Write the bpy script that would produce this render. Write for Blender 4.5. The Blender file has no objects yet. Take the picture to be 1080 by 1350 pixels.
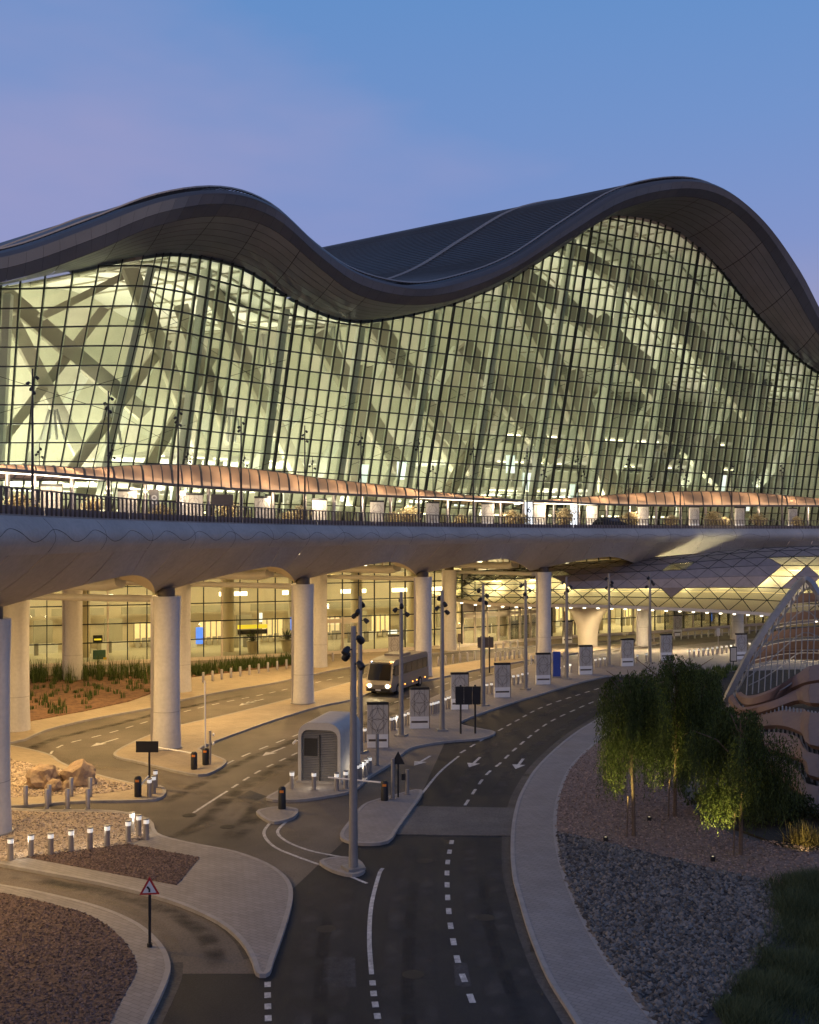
import bpy, bmesh, math, random
from mathutils import Vector, Matrix
from mathutils.geometry import tessellate_polygon
random.seed(7)
R = math.radians
# ------------------------------------------------------------------ camera
H, F, CX, HY = 14.0, 1400.0, 540.0, 713.0      # eye height, focal length in photo pixels, centre column, horizon row
scn = bpy.context.scene
col = scn.collection
cam = bpy.data.cameras.new('camera'); camo = bpy.data.objects.new('camera', cam); col.objects.link(camo)
camo.location = (0, 0, H); camo.rotation_euler = (R(90), 0, 0)
cam.sensor_fit = 'VERTICAL'; cam.sensor_height = 36; cam.sensor_width = 36
cam.lens = 36 * F / 1350; cam.shift_y = (HY - 675) / 1350; cam.clip_start = 0.5; cam.clip_end = 6000
scn.camera = camo
# ------------------------------------------------------------------ sky, sun, exposure
SUN_EL, SUN_AZ = 2.0, 250.0                      # dusk: the sun has nearly gone, behind the camera on the left
w = bpy.data.worlds.new('World'); scn.world = w; w.use_nodes = True
nt = w.node_tree; nt.nodes.clear()
sky = nt.nodes.new('ShaderNodeTexSky'); sky.sky_type = 'NISHITA'; sky.sun_disc = False
sky.sun_elevation = R(SUN_EL); sky.sun_rotation = R(SUN_AZ); sky.altitude = 0
sky.air_density = 1.0; sky.dust_density = 0.6; sky.ozone_density = 3.0
geo = nt.nodes.new('ShaderNodeTexCoord')
sep = nt.nodes.new('ShaderNodeSeparateXYZ'); nt.links.new(geo.outputs['Generated'], sep.inputs[0])
ramp = nt.nodes.new('ShaderNodeValToRGB')        # evening colours over elevation
E = ramp.color_ramp.elements
E[0].position = 0.0; E[0].color = (0.56, 0.38, 0.36, 1)
E[1].position = 0.95; E[1].color = (0.035, 0.09, 0.24, 1)
for p, c in ((0.13, (0.44, 0.34, 0.46, 1)), (0.26, (0.23, 0.295, 0.595, 1)), (0.36, (0.175, 0.295, 0.61, 1)), (0.48, (0.125, 0.285, 0.61, 1))):
    e = E.new(p); e.color = c
nt.links.new(sep.outputs['Z'], ramp.inputs[0])
noi = nt.nodes.new('ShaderNodeTexNoise'); noi.inputs['Scale'].default_value = 1.5; noi.inputs['Detail'].default_value = 5
mp = nt.nodes.new('ShaderNodeMapping'); mp.inputs['Location'].default_value = (0.4, 0, 0); mp.inputs['Scale'].default_value = (1, 1, 3.2); mp.inputs['Rotation'].default_value = (0, 0.35, 0)
nt.links.new(geo.outputs['Generated'], mp.inputs[0]); nt.links.new(mp.outputs[0], noi.inputs['Vector'])
cr_ = nt.nodes.new('ShaderNodeValToRGB'); cr_.color_ramp.elements[0].position = 0.45; cr_.color_ramp.elements[1].position = 0.8
cr_.color_ramp.elements[1].color = (0.8, 0.8, 0.8, 1)
nt.links.new(noi.outputs['Fac'], cr_.inputs[0])
cm = nt.nodes.new('ShaderNodeMixRGB'); cm.inputs[2].default_value = (0.44, 0.37, 0.59, 1)
nt.links.new(cr_.outputs[0], cm.inputs[0]); nt.links.new(ramp.outputs[0], cm.inputs[1])
b1 = nt.nodes.new('ShaderNodeBackground'); b1.inputs[1].default_value = 0.05
b2 = nt.nodes.new('ShaderNodeBackground'); b2.inputs[1].default_value = 0.90
add = nt.nodes.new('ShaderNodeAddShader'); out = nt.nodes.new('ShaderNodeOutputWorld')
nt.links.new(sky.outputs[0], b1.inputs[0]); nt.links.new(cm.outputs[0], b2.inputs[0])
nt.links.new(b1.outputs[0], add.inputs[0]); nt.links.new(b2.outputs[0], add.inputs[1]); nt.links.new(add.outputs[0], out.inputs[0])
sl = bpy.data.lights.new('sun', 'SUN'); sl.energy = 0.42; sl.angle = R(40); sl.color = (1, 0.72, 0.50)
so = bpy.data.objects.new('sun', sl); col.objects.link(so)
so.rotation_euler = (R(66), 0, R(-35))
scn.view_settings.view_transform = 'Standard'; scn.view_settings.look = 'None'
scn.view_settings.exposure = 0; scn.view_settings.gamma = 1
scn.cycles.use_denoising = True; scn.cycles.max_bounces = 8; scn.cycles.diffuse_bounces = 3
scn.cycles.glossy_bounces = 3; scn.cycles.transmission_bounces = 4; scn.cycles.transparent_max_bounces = 16
scn.cycles.caustics_reflective = False; scn.cycles.caustics_refractive = False; scn.cycles.sample_clamp_indirect = 4

# ------------------------------------------------------------------ helpers
def G(x, y, z=0.0):
    Y = (H - z) * F / (y - HY); return Vector(((x - CX) / F * Y, Y, z))
def P(x, y, Y): return Vector(((x - CX) / F * Y, Y, H - (y - HY) / F * Y))
def px(v): return (CX + v.x / v.y * F, HY - (v.z - H) / v.y * F)
def itp(tab, x):
    n = len(tab)
    if x <= tab[0][0]: return tab[0][1] + (tab[1][1]-tab[0][1])/(tab[1][0]-tab[0][0])*(x-tab[0][0])
    if x >= tab[-1][0]: return tab[-1][1] + (tab[-1][1]-tab[-2][1])/(tab[-1][0]-tab[-2][0])*(x-tab[-1][0])
    for i in range(n-1):
        if x <= tab[i+1][0]: break
    x0, y0 = tab[i]; x1, y1 = tab[i+1]; d = x1-x0
    m0 = (y1-tab[i-1][1])/(x1-tab[i-1][0]) if i > 0 else (y1-y0)/d
    m1 = (tab[i+2][1]-y0)/(tab[i+2][0]-x0) if i < n-2 else (y1-y0)/d
    t = (x-x0)/d
    return (2*t**3-3*t*t+1)*y0 + (t**3-2*t*t+t)*d*m0 + (-2*t**3+3*t*t)*y1 + (t**3-t*t)*d*m1
def cr(pts, n=6, closed=False):
    pts = [Vector(p) for p in pts]; N = len(pts); res = []
    for i in range(N if closed else N-1):
        if closed: a, b, c, d = pts[i-1], pts[i], pts[(i+1) % N], pts[(i+2) % N]
        else: a, b, c, d = pts[max(i-1, 0)], pts[i], pts[i+1], pts[min(i+2, N-1)]
        for k in range(n):
            t = k/n
            res.append(0.5*((2*b)+(c-a)*t+(2*a-5*b+4*c-d)*t*t+(3*b-a-3*c+d)*t**3))
    if not closed: res.append(pts[-1])
    return res
def resample(pts, step):
    L = [0]
    for a, b in zip(pts, pts[1:]): L.append(L[-1]+(b-a).length)
    n = max(1, round(L[-1]/step)); res = []; j = 0
    for k in range(n+1):
        s = L[-1]*k/n
        while j < len(L)-2 and L[j+1] < s: j += 1
        t = (s-L[j])/max(1e-9, L[j+1]-L[j]); res.append(pts[j].lerp(pts[j+1], t))
    return res
M = {}
def mat(name, c, rough=0.6, metal=0.0, var=0.12, scale=1.5, bump=0.0, bscale=20, emit=None, es=0, spec=0.5, c2=None, stretch=None, grain=0.0, gscale=40, island=False):
    m = bpy.data.materials.new(name); m.use_nodes = True; M[name] = m
    t = m.node_tree; b = t.nodes['Principled BSDF']
    b.inputs['Roughness'].default_value = rough; b.inputs['Metallic'].default_value = metal
    b.inputs['Specular IOR Level'].default_value = spec
    g = t.nodes.new('ShaderNodeNewGeometry'); vec = g.outputs['Position']
    if stretch:
        mpn = t.nodes.new('ShaderNodeMapping'); mpn.inputs['Scale'].default_value = stretch
        t.links.new(vec, mpn.inputs[0]); vec = mpn.outputs[0]
    n = t.nodes.new('ShaderNodeTexNoise'); n.inputs['Scale'].default_value = scale; n.inputs['Detail'].default_value = 6
    n.inputs['Roughness'].default_value = 0.65
    t.links.new(vec, n.inputs['Vector'])
    r = t.nodes.new('ShaderNodeValToRGB'); r.color_ramp.elements[0].position = 0.3; r.color_ramp.elements[1].position = 0.7
    lo = [max(0, v*(1-var)) for v in c]; hi = [min(1, v*(1+var)) for v in (c2 or c)]
    r.color_ramp.elements[0].color = (*lo, 1); r.color_ramp.elements[1].color = (*hi, 1)
    t.links.new(g.outputs['Random Per Island'] if island else n.outputs['Fac'], r.inputs[0]); t.links.new(r.outputs[0], b.inputs['Base Color'])
    if island: r.color_ramp.elements[0].position = 0; r.color_ramp.elements[1].position = 1
    if grain:                                    # fine aggregate speckle and broad worn patches
        src = r.outputs[0]
        for sc_, am in ((gscale, grain), (0.09, grain*1.3)):
            n3 = t.nodes.new('ShaderNodeTexNoise'); n3.inputs['Scale'].default_value = sc_; n3.inputs['Detail'].default_value = 3
            t.links.new(g.outputs['Position'], n3.inputs['Vector'])
            mr = t.nodes.new('ShaderNodeMapRange'); mr.inputs[1].default_value = .3; mr.inputs[2].default_value = .7; mr.inputs[3].default_value = 1-am; mr.inputs[4].default_value = 1+am
            t.links.new(n3.outputs['Fac'], mr.inputs[0])
            mm = t.nodes.new('ShaderNodeVectorMath'); mm.operation = 'SCALE'; t.links.new(src, mm.inputs[0]); t.links.new(mr.outputs[0], mm.inputs['Scale']); src = mm.outputs[0]
        t.links.new(src, b.inputs['Base Color'])
    if bump:
        n2 = t.nodes.new('ShaderNodeTexNoise'); n2.inputs['Scale'].default_value = bscale; n2.inputs['Detail'].default_value = 4
        t.links.new(g.outputs['Position'], n2.inputs['Vector'])
        bp = t.nodes.new('ShaderNodeBump'); bp.inputs['Strength'].default_value = bump; bp.inputs['Distance'].default_value = 0.05
        t.links.new(n2.outputs['Fac'], bp.inputs['Height']); t.links.new(bp.outputs[0], b.inputs['Normal'])
    if emit:
        b.inputs['Emission Color'].default_value = (*emit, 1); b.inputs['Emission Strength'].default_value = es
    return m
def glassmat(name, tint, refl=0.08, rough=0.02):
    m = bpy.data.materials.new(name); m.use_nodes = True; M[name] = m
    t = m.node_tree; t.nodes.clear()
    o = t.nodes.new('ShaderNodeOutputMaterial'); mx = t.nodes.new('ShaderNodeMixShader')
    tr = t.nodes.new('ShaderNodeBsdfTransparent'); tr.inputs[0].default_value = (*tint, 1)
    gl = t.nodes.new('ShaderNodeBsdfGlossy'); gl.inputs['Roughness'].default_value = rough
    fr = t.nodes.new('ShaderNodeFresnel'); fr.inputs[0].default_value = 1.35
    mu = t.nodes.new('ShaderNodeMath'); mu.operation = 'MULTIPLY_ADD'; mu.inputs[1].default_value = 0.8; mu.inputs[2].default_value = refl*0.3
    t.links.new(fr.outputs[0], mu.inputs[0]); t.links.new(mu.outputs[0], mx.inputs[0])
    t.links.new(tr.outputs[0], mx.inputs[1]); t.links.new(gl.outputs[0], mx.inputs[2]); t.links.new(mx.outputs[0], o.inputs[0])
def leafmat(name, c, c2, trans=0.35):
    m = mat(name, c, 0.7, var=0.3, scale=1.8, c2=c2, spec=0.2, island=True)
    t = m.node_tree; b = t.nodes['Principled BSDF']; o = t.nodes['Material Output']
    tl = t.nodes.new('ShaderNodeBsdfTranslucent'); mx = t.nodes.new('ShaderNodeMixShader'); mx.inputs[0].default_value = trans
    src = b.inputs['Base Color'].links[0].from_socket
    t.links.new(src, tl.inputs[0]); t.links.new(b.outputs[0], mx.inputs[1]); t.links.new(tl.outputs[0], mx.inputs[2]); t.links.new(mx.outputs[0], o.inputs[0])
def paving(name, c, bw=0.4, bh=0.2, rot=0.6):
    m = mat(name, c, 0.75, var=0.12, scale=0.5)
    t = m.node_tree; b = t.nodes['Principled BSDF']; g = t.nodes.new('ShaderNodeNewGeometry')
    mpn = t.nodes.new('ShaderNodeMapping'); mpn.inputs['Rotation'].default_value = (0, 0, rot); t.links.new(g.outputs['Position'], mpn.inputs[0])
    br = t.nodes.new('ShaderNodeTexBrick'); br.inputs['Scale'].default_value = 1
    br.inputs['Brick Width'].default_value = bw; br.inputs['Row Height'].default_value = bh; br.inputs['Mortar Size'].default_value = 0.012
    br.inputs['Color1'].default_value = (1, 1, 1, 1); br.inputs['Color2'].default_value = (0.82, 0.82, 0.82, 1); br.inputs['Mortar'].default_value = (0.5, 0.5, 0.5, 1)
    t.links.new(mpn.outputs[0], br.inputs[0])
    mu = t.nodes.new('ShaderNodeMixRGB'); mu.blend_type = 'MULTIPLY'; mu.inputs[0].default_value = 0.8
    src = b.inputs['Base Color'].links[0].from_socket
    t.links.new(src, mu.inputs[1]); t.links.new(br.outputs[0], mu.inputs[2]); t.links.new(mu.outputs[0], b.inputs['Base Color'])
mat('asphalt', (0.0155, 0.0155, 0.0165), 0.65, var=0.3, scale=0.5, bump=0.4, bscale=30, spec=0.35, grain=.4, gscale=14)
mat('asphalt_pale', (0.15, 0.128, 0.105), 0.8, var=0.25, scale=0.5, bump=0.3, bscale=25)
mat('lane', (0.14, 0.115, 0.092), 0.8, var=0.2, scale=0.35, bump=0.2, bscale=25, grain=.25, gscale=12)
mat('table', (0.10, 0.095, 0.09), 0.8, var=0.2, scale=0.6, bump=0.2, bscale=25, grain=.3, gscale=12)
paving('paving', (0.27, 0.245, 0.225)); paving('paving_warm', (0.34, 0.275, 0.195), 0.6, 0.3, 0.2)
mat('kerb', (0.30, 0.28, 0.26), 0.8, var=0.15, scale=2, bump=0.15)
mat('sand', (0.30, 0.25, 0.20), 0.9, var=0.2, scale=0.3, bump=0.3)
mat('gravel_brown', (0.115, 0.075, 0.060), 0.95, var=0.5, scale=6, bump=1.0, bscale=9)
mat('gravel_red', (0.22, 0.155, 0.12), 0.95, var=0.4, scale=5, bump=1.0, bscale=10)
mat('pebbles', (0.34, 0.27, 0.20), 0.95, var=0.35, scale=5, bump=1.0, bscale=9)
mat('stone_dark', (0.045, 0.041, 0.038), 0.85, var=0.35, scale=2.2, bump=0.6, bscale=9, c2=(0.15, 0.138, 0.125), island=True)
mat('stone_bed', (0.05, 0.05, 0.052), 0.95, var=0.4, scale=4, bump=1, bscale=8)
mat('boulder', (0.33, 0.24, 0.16), 0.9, var=0.35, scale=2, bump=0.8, bscale=6)
mat('soil', (0.10, 0.05, 0.028), 0.95, var=0.5, scale=2.5, bump=1, bscale=8, c2=(0.17, 0.09, 0.045))
mat('soil_dark', (0.03, 0.028, 0.02), 0.95, var=0.5, scale=2, bump=1, bscale=8)
mat('paint', (0.30, 0.29, 0.28), 0.6, var=0.2, scale=3.5, c2=(0.55, 0.54, 0.52), grain=.2, gscale=18)
mat('metal_roof', (0.075, 0.076, 0.080), 0.5, 0.15, var=0.12, scale=0.12)
mat('metal_soffit', (0.165, 0.176, 0.195), 0.42, 0.2, var=0.14, scale=0.25)
mat('metal_fascia', (0.095, 0.096, 0.10), 0.42, 0.2, var=0.12, scale=0.2)
mat('joint', (0.02, 0.02, 0.022), 0.8)
mat('mullion', (0.018, 0.02, 0.018), 0.5, 0.3)
mat('concrete', (0.42, 0.395, 0.36), 0.75, var=0.12, scale=0.35, bump=0.12, bscale=6, grain=.07, gscale=5)
mat('concrete_soffit', (0.40, 0.37, 0.335), 0.75, var=0.12, scale=0.3, bump=0.12, bscale=6, grain=.08, gscale=4)
mat('column_paint', (0.55, 0.53, 0.50), 0.65, var=0.12, scale=0.6, bump=0.06, stretch=(1, 1, .25), grain=.06, gscale=5)
mat('white_steel', (0.68, 0.66, 0.62), 0.5, var=0.06)
mat('cream', (0.66, 0.58, 0.45), 0.7, var=0.06, scale=0.4)
mat('ceiling_white', (0.80, 0.78, 0.72), 0.7, var=0.05, scale=0.2)
mat('hall_rib', (0.42, 0.39, 0.31), 0.7, var=0.08, scale=0.3)
mat('hall_post', (0.78, 0.78, 0.70), 0.6, var=0.05)
mat('hall_floor', (0.50, 0.46, 0.36), 0.4, var=0.08, scale=0.4)
mat('hall_wall', (0.60, 0.58, 0.48), 0.7, var=0.12, scale=0.15)
mat('pebble_stones', (0.20, 0.15, 0.11), 0.9, var=.4, c2=(0.42, 0.34, 0.26), island=True); mat('brown_stones', (0.075, 0.048, 0.038), 0.9, var=.4, c2=(0.17, 0.115, 0.092), island=True); mat('red_stones', (0.14, 0.095, 0.072), 0.9, var=.3, c2=(0.30, 0.215, 0.17), island=True)
mat('rail', (0.15, 0.13, 0.12), 0.45, 0.4)
mat('rail_panel', (0.27, 0.215, 0.20), 0.5, 0.3, var=0.15)
mat('bronze', (0.29, 0.245, 0.225), 0.45, 0.35, var=0.12, scale=1.5)
mat('terracotta', (0.215, 0.135, 0.105), 0.65, var=0.10, scale=1.2, bump=0.05)
mat('steel', (0.42, 0.39, 0.36), 0.4, 0.7, var=0.1, scale=3)
mat('steel_grey', (0.30, 0.29, 0.28), 0.5, 0.5, var=0.1, scale=3)
mat('dark_metal', (0.03, 0.03, 0.032), 0.45, 0.4)
mat('black', (0.012, 0.012, 0.013), 0.5)
mat('sign_brown', (0.09, 0.07, 0.055), 0.5)
mat('panel_stone', (0.46, 0.43, 0.38), 0.7, var=0.1, scale=2)
mat('white', (0.78, 0.77, 0.74), 0.6, var=0.05)
mat('red', (0.45, 0.03, 0.03), 0.5); mat('orange', (0.8, 0.25, 0.03), 0.5); mat('yellow', (0.75, 0.52, 0.04), 0.5)
mat('blue', (0.03, 0.07, 0.35), 0.4); mat('teal', (0.05, 0.14, 0.14), 0.5)
mat('bus_paint', (0.24, 0.22, 0.205), 0.3, 0.4, var=0.06)
mat('tyre', (0.015, 0.015, 0.015), 0.9); mat('bus_glass', (0.012, 0.013, 0.015), 0.06, 0.0, spec=0.9)
mat('bark', (0.12, 0.085, 0.06), 0.9, var=0.3, scale=8, bump=0.5)
leafmat('leaf', (0.042, 0.062, 0.020), (0.075, 0.10, 0.028), .45); leafmat('reed', (0.045, 0.085, 0.022), (0.10, 0.13, 0.04))
leafmat('grass', (0.050, 0.078, 0.040), (0.10, 0.125, 0.065)); leafmat('leaf_lamplit', (0.36, 0.28, 0.13), (0.62, 0.52, 0.30), 0.4)  # the gold leaf colour has the kerb lamps' glow put into it
leafmat('bush', (0.03, 0.04, 0.016), (0.06, 0.07, 0.022)); leafmat('bush_lamplit', (0.20, 0.16, 0.05), (0.28, 0.22, 0.07))  # yellow lamp light is put into the paler bush colour
leafmat('canopy_skin', (0.52, 0.34, 0.22), (0.60, 0.41, 0.28), 0.55)
glassmat('glass_upper', (0.91, 0.945, 0.84)); glassmat('glass_upper_dim', (0.86, 0.905, 0.79), .2); glassmat('glass_upper_clear', (0.94, 0.96, 0.88)); glassmat('glass_lower', (0.95, 0.95, 0.84)); glassmat('glass_clear', (0.93, 0.93, 0.86))
def stainmat(name, c, k):
    m = mat(name, c, 0.75, var=.3, scale=2); t = m.node_tree; b = t.nodes['Principled BSDF']; o = t.nodes['Material Output']
    tr = t.nodes.new('ShaderNodeBsdfTransparent'); mx = t.nodes.new('ShaderNodeMixShader'); at = t.nodes.new('ShaderNodeAttribute'); at.attribute_name = 'fade'
    n = t.nodes.new('ShaderNodeTexNoise'); n.inputs['Scale'].default_value = .8; n.inputs['Detail'].default_value = 6; g = t.nodes.new('ShaderNodeNewGeometry'); t.links.new(g.outputs['Position'], n.inputs['Vector'])
    mr = t.nodes.new('ShaderNodeMapRange'); mr.inputs[1].default_value = .35; mr.inputs[2].default_value = .68; mr.inputs[4].default_value = k; t.links.new(n.outputs['Fac'], mr.inputs[0])
    mu = t.nodes.new('ShaderNodeMath'); mu.operation = 'MULTIPLY'; t.links.new(mr.outputs[0], mu.inputs[0]); t.links.new(at.outputs['Fac'], mu.inputs[1])
    t.links.new(mu.outputs[0], mx.inputs[0]); t.links.new(tr.outputs[0], mx.inputs[1]); t.links.new(b.outputs[0], mx.inputs[2]); t.links.new(mx.outputs[0], o.inputs[0])
stainmat('stain_light', (0.075, 0.068, 0.060), .75); stainmat('stain_dark', (0.018, 0.016, 0.015), .85); stainmat('stain_dust', (0.22, 0.18, 0.13), .6)
def emat(name, c, s):
    m = mat(name, c, emit=c, es=s); return m
emat('lamp_warm', (1, 0.80, 0.48), 7); emat('lamp_white', (1, 0.90, 0.70), 5); emat('lamp_strip', (1, 0.86, 0.66), 5)
emat('bollard_lamp', (1, 0.95, 0.86), 0.45); emat('headlight', (1, 0.85, 0.5), 20); emat('amber', (1, 0.35, 0.05), 10); emat('cool_lamp', (0.55, 0.7, 1), 4)
emat('screen_blue', (0.08, 0.22, 0.9), 1.6); emat('screen_white', (0.8, 0.85, 0.9), 1.5); emat('sign_yellow', (0.95, 0.72, 0.05), 0.9); emat('shop_light', (1, 0.80, 0.45), 0.6)

class MB:
    def __init__(s): s.v = []; s.f = []
    def quad(s, a, b, c, d):
        i = len(s.v); s.v += [Vector(a), Vector(b), Vector(c), Vector(d)]; s.f.append((i, i+1, i+2, i+3)); return s
    def poly(s, pts):
        i = len(s.v); s.v += [Vector(p) for p in pts]; s.f.append(tuple(range(i, i+len(pts)))); return s
    def box(s, c, d, rz=0, mtx=None):
        x, y, z = d[0]/2, d[1]/2, d[2]/2; i = len(s.v)
        T = Matrix.Translation(c) @ (mtx if mtx else Matrix.Rotation(rz, 4, 'Z'))
        for a in (-x, x):
            for b in (-y, y):
                for e in (-z, z): s.v.append(T @ Vector((a, b, e)))
        for f in ((0,1,3,2),(4,6,7,5),(0,4,5,1),(2,3,7,6),(0,2,6,4),(1,5,7,3)): s.f.append(tuple(i+k for k in f))
        return s
    def thick(s, pts, n):       # a polygon given thickness n (vector)
        k = len(pts); i = len(s.v); n = Vector(n)
        s.v += [Vector(p) for p in pts] + [Vector(p)+n for p in pts]
        s.f.append(tuple(range(i, i+k))); s.f.append(tuple(range(i+2*k-1, i+k-1, -1)))
        for j in range(k): s.f.append((i+(j+1) % k, i+j, i+k+j, i+k+(j+1) % k))
        return s
    def tube(s, path, r, n=8, cap=True):
        path = [Vector(p) for p in path]; rr = r if isinstance(r, (list, tuple)) else [r]*len(path); base = len(s.v); ref = None
        for k, p in enumerate(path):
            t = (path[min(k+1, len(path)-1)]-path[max(k-1, 0)]).normalized()
            if ref is None: ref = Vector((1, 0, 0)) if abs(t.x) < 0.8 else Vector((0, 1, 0))
            a = (ref-t*ref.dot(t)).normalized(); b = t.cross(a); ref = a
            for j in range(n):
                q = 2*math.pi*j/n; s.v.append(p+(a*math.cos(q)+b*math.sin(q))*rr[k])
        for k in range(len(path)-1):
            for j in range(n):
                o = base+k*n; s.f.append((o+j, o+(j+1) % n, o+n+(j+1) % n, o+n+j))
        if cap:
            s.f.append(tuple(base+n-1-j for j in range(n))); o = base+(len(path)-1)*n; s.f.append(tuple(o+j for j in range(n)))
        return s
    def sweep(s, path, sec, closed=False, up=(0, 0, 1)):   # sec: (side, up) points; side is to the right of travel
        path = [Vector(p) for p in path]; N = len(path); n = len(sec); base = len(s.v); up = Vector(up)
        for k, p in enumerate(path):
            t = (path[(k+1) % N]-path[k-1]) if closed else (path[min(k+1, N-1)]-path[max(k-1, 0)])
            t.normalize(); sd = t.cross(up).normalized(); u2 = sd.cross(t).normalized()
            for a, b in sec: s.v.append(p+sd*a+u2*b)
        for k in range(N if closed else N-1):
            o = base+k*n; o2 = base+((k+1) % N)*n
            for j in range(n): s.f.append((o+j, o+(j+1) % n, o2+(j+1) % n, o2+j))
        if not closed:
            s.f.append(tuple(base+j for j in range(n-1, -1, -1))); o = base+(N-1)*n; s.f.append(tuple(o+j for j in range(n)))
        return s
    def lathe(s, prof, c=(0, 0, 0), n=24):
        base = len(s.v); c = Vector(c)
        for r, z in prof:
            for j in range(n): q = 2*math.pi*j/n; s.v.append(c+Vector((r*math.cos(q), r*math.sin(q), z)))
        for k in range(len(prof)-1):
            for j in range(n): o = base+k*n; s.f.append((o+j, o+(j+1) % n, o+n+(j+1) % n, o+n+j))
        s.f.append(tuple(base+n-1-j for j in range(n))); o = base+(len(prof)-1)*n; s.f.append(tuple(o+j for j in range(n)))
        return s
    def grid(s, rows):
        base = len(s.v); n = len(rows[0])
        for r in rows: s.v += [Vector(p) for p in r]
        for i in range(len(rows)-1):
            for j in range(n-1): o = base+i*n+j; s.f.append((o, o+1, o+n+1, o+n))
        return s
    def build(s, name, m, parent=None, smooth=False, kind=None, fix=True):
        me = bpy.data.meshes.new(name); me.from_pydata([tuple(v) for v in s.v], [], s.f); me.materials.append(M[m])
        if fix and len(s.f) < 60000:
            bm = bmesh.new(); bm.from_mesh(me); bmesh.ops.recalc_face_normals(bm, faces=bm.faces); bm.to_mesh(me); bm.free()
        if smooth:
            for p in me.polygons: p.use_smooth = True
            if smooth == 'auto': me.set_sharp_from_angle(angle=R(40))
        o = bpy.data.objects.new(name, me); col.objects.link(o)
        if parent: o.parent = parent; o.matrix_parent_inverse = Matrix.Translation(parent.location).inverted() if parent.type == 'EMPTY' and parent.get('_w') else Matrix()
        if kind: o['kind'] = kind
        return o
def tag(o, label, cat, group=None):
    o['label'] = label; o['category'] = cat
    if group: o['group'] = group
    return o
def thing(name, label, cat, loc=(0, 0, 0), rz=0, group=None):
    o = bpy.data.objects.new(name, None); o.empty_display_size = 0.2; col.objects.link(o); o.location = loc; o.rotation_euler = (0, 0, rz)
    return tag(o, label, cat, group)
def wthing(name, label, cat, loc, group=None):     # parts are given in world coordinates
    o = thing(name, label, cat, loc, 0, group); o['_w'] = 1; return o
def dup(root, loc, rz, label, sc=None):
    r = root.copy(); col.objects.link(r); r.location = loc; r.rotation_euler = (0, 0, rz); r['label'] = label
    if sc: r.scale = sc
    for ch in list(root.children):
        c = ch.copy(); col.objects.link(c); c.parent = r
        for g in ch.children: d = g.copy(); col.objects.link(d); d.parent = c
    return r
def slab(name, pts, z0, z1, m, parent=None, kind='structure'):
    pts = [Vector((p[0], p[1], 0)) for p in pts]; n = len(pts)
    tri = tessellate_polygon([pts]); v = [Vector((p.x, p.y, z1)) for p in pts]; f = [tuple(t) for t in tri]
    mb = MB()
    if z0 is not None:
        v += [Vector((p.x, p.y, z0)) for p in pts]; f += [(j, (j+1) % n, n+(j+1) % n, n+j) for j in range(n)]
    mb.v = v; mb.f = f
    o = mb.build(name, m, parent)
    for p in o.data.polygons:
        if p.normal.z < -0.5: p.flip()
    if kind: o['kind'] = kind
    return o
def island(name, outline, m='paving', z=0.13, n=5, world=False):
    pts = [Vector((p[0], p[1], 0)) for p in outline] if world else [G(x, y, z) for x, y in outline]
    for p in pts: p.z = 0
    pts = cr(pts, n, True)
    o = slab(name, pts, -0.02, z, m)
    MB().sweep([Vector((p.x, p.y, 0)) for p in pts], [(-0.09, -0.02), (-0.09, z+0.012), (0.09, z+0.012), (0.09, -0.02)], True).build('kerb', 'kerb', o)
    return o
ORD = ['first', 'second', 'third', 'fourth', 'fifth', 'sixth', 'seventh', 'eighth', 'ninth', 'tenth', 'eleventh', 'twelfth', 'thirteenth', 'fourteenth', 'fifteenth', 'sixteenth', 'seventeenth', 'eighteenth', 'nineteenth', 'twentieth', 'twenty-first', 'twenty-second', 'twenty-third', 'twenty-fourth', 'twenty-fifth', 'twenty-sixth', 'twenty-seventh', 'twenty-eighth', 'twenty-ninth', 'thirtieth', 'thirty-first', 'thirty-second', 'thirty-third', 'thirty-fourth', 'thirty-fifth', 'thirty-sixth']
def lamp(name, kind, loc, energy, color, size=0.5, target=None, spot=None, parent=None, size_y=None):
    l = bpy.data.lights.new(name, kind); l.energy = energy; l.color = color
    if kind == 'AREA':
        l.size = size
        if size_y: l.shape = 'RECTANGLE'; l.size_y = size_y
        else: l.shape = 'DISK'
    else: l.shadow_soft_size = size
    if kind == 'SPOT': l.spot_size = R(spot or 90); l.spot_blend = 0.6
    o = bpy.data.objects.new(name, l); col.objects.link(o); o.location = loc
    if target is not None: o.rotation_euler = (Vector(target)-Vector(loc)).to_track_quat('-Z', 'Y').to_euler()
    return o
def text_mesh(name, s, size, m, mtx, parent=None):
    cu = bpy.data.curves.new(name, 'FONT'); cu.body = s; cu.size = size; cu.extrude = 0.01; cu.align_x = 'CENTER'; cu.align_y = 'CENTER'
    t = bpy.data.objects.new(name, cu); col.objects.link(t)
    bpy.context.view_layer.update(); me = bpy.data.meshes.new_from_object(t.evaluated_get(bpy.context.evaluated_depsgraph_get()))
    bpy.data.objects.remove(t); me.materials.clear(); me.materials.append(M[m]); me.transform(mtx)
    o = bpy.data.objects.new(name, me); col.objects.link(o); o.parent = parent; return o

mat('asphalt_old_lit', (0.105, 0.088, 0.070), 0.7, var=0.3, scale=0.3, bump=0.35, bscale=30, grain=.35, gscale=14)  # worn asphalt; warm lamp light is also put into its brown tone
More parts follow.
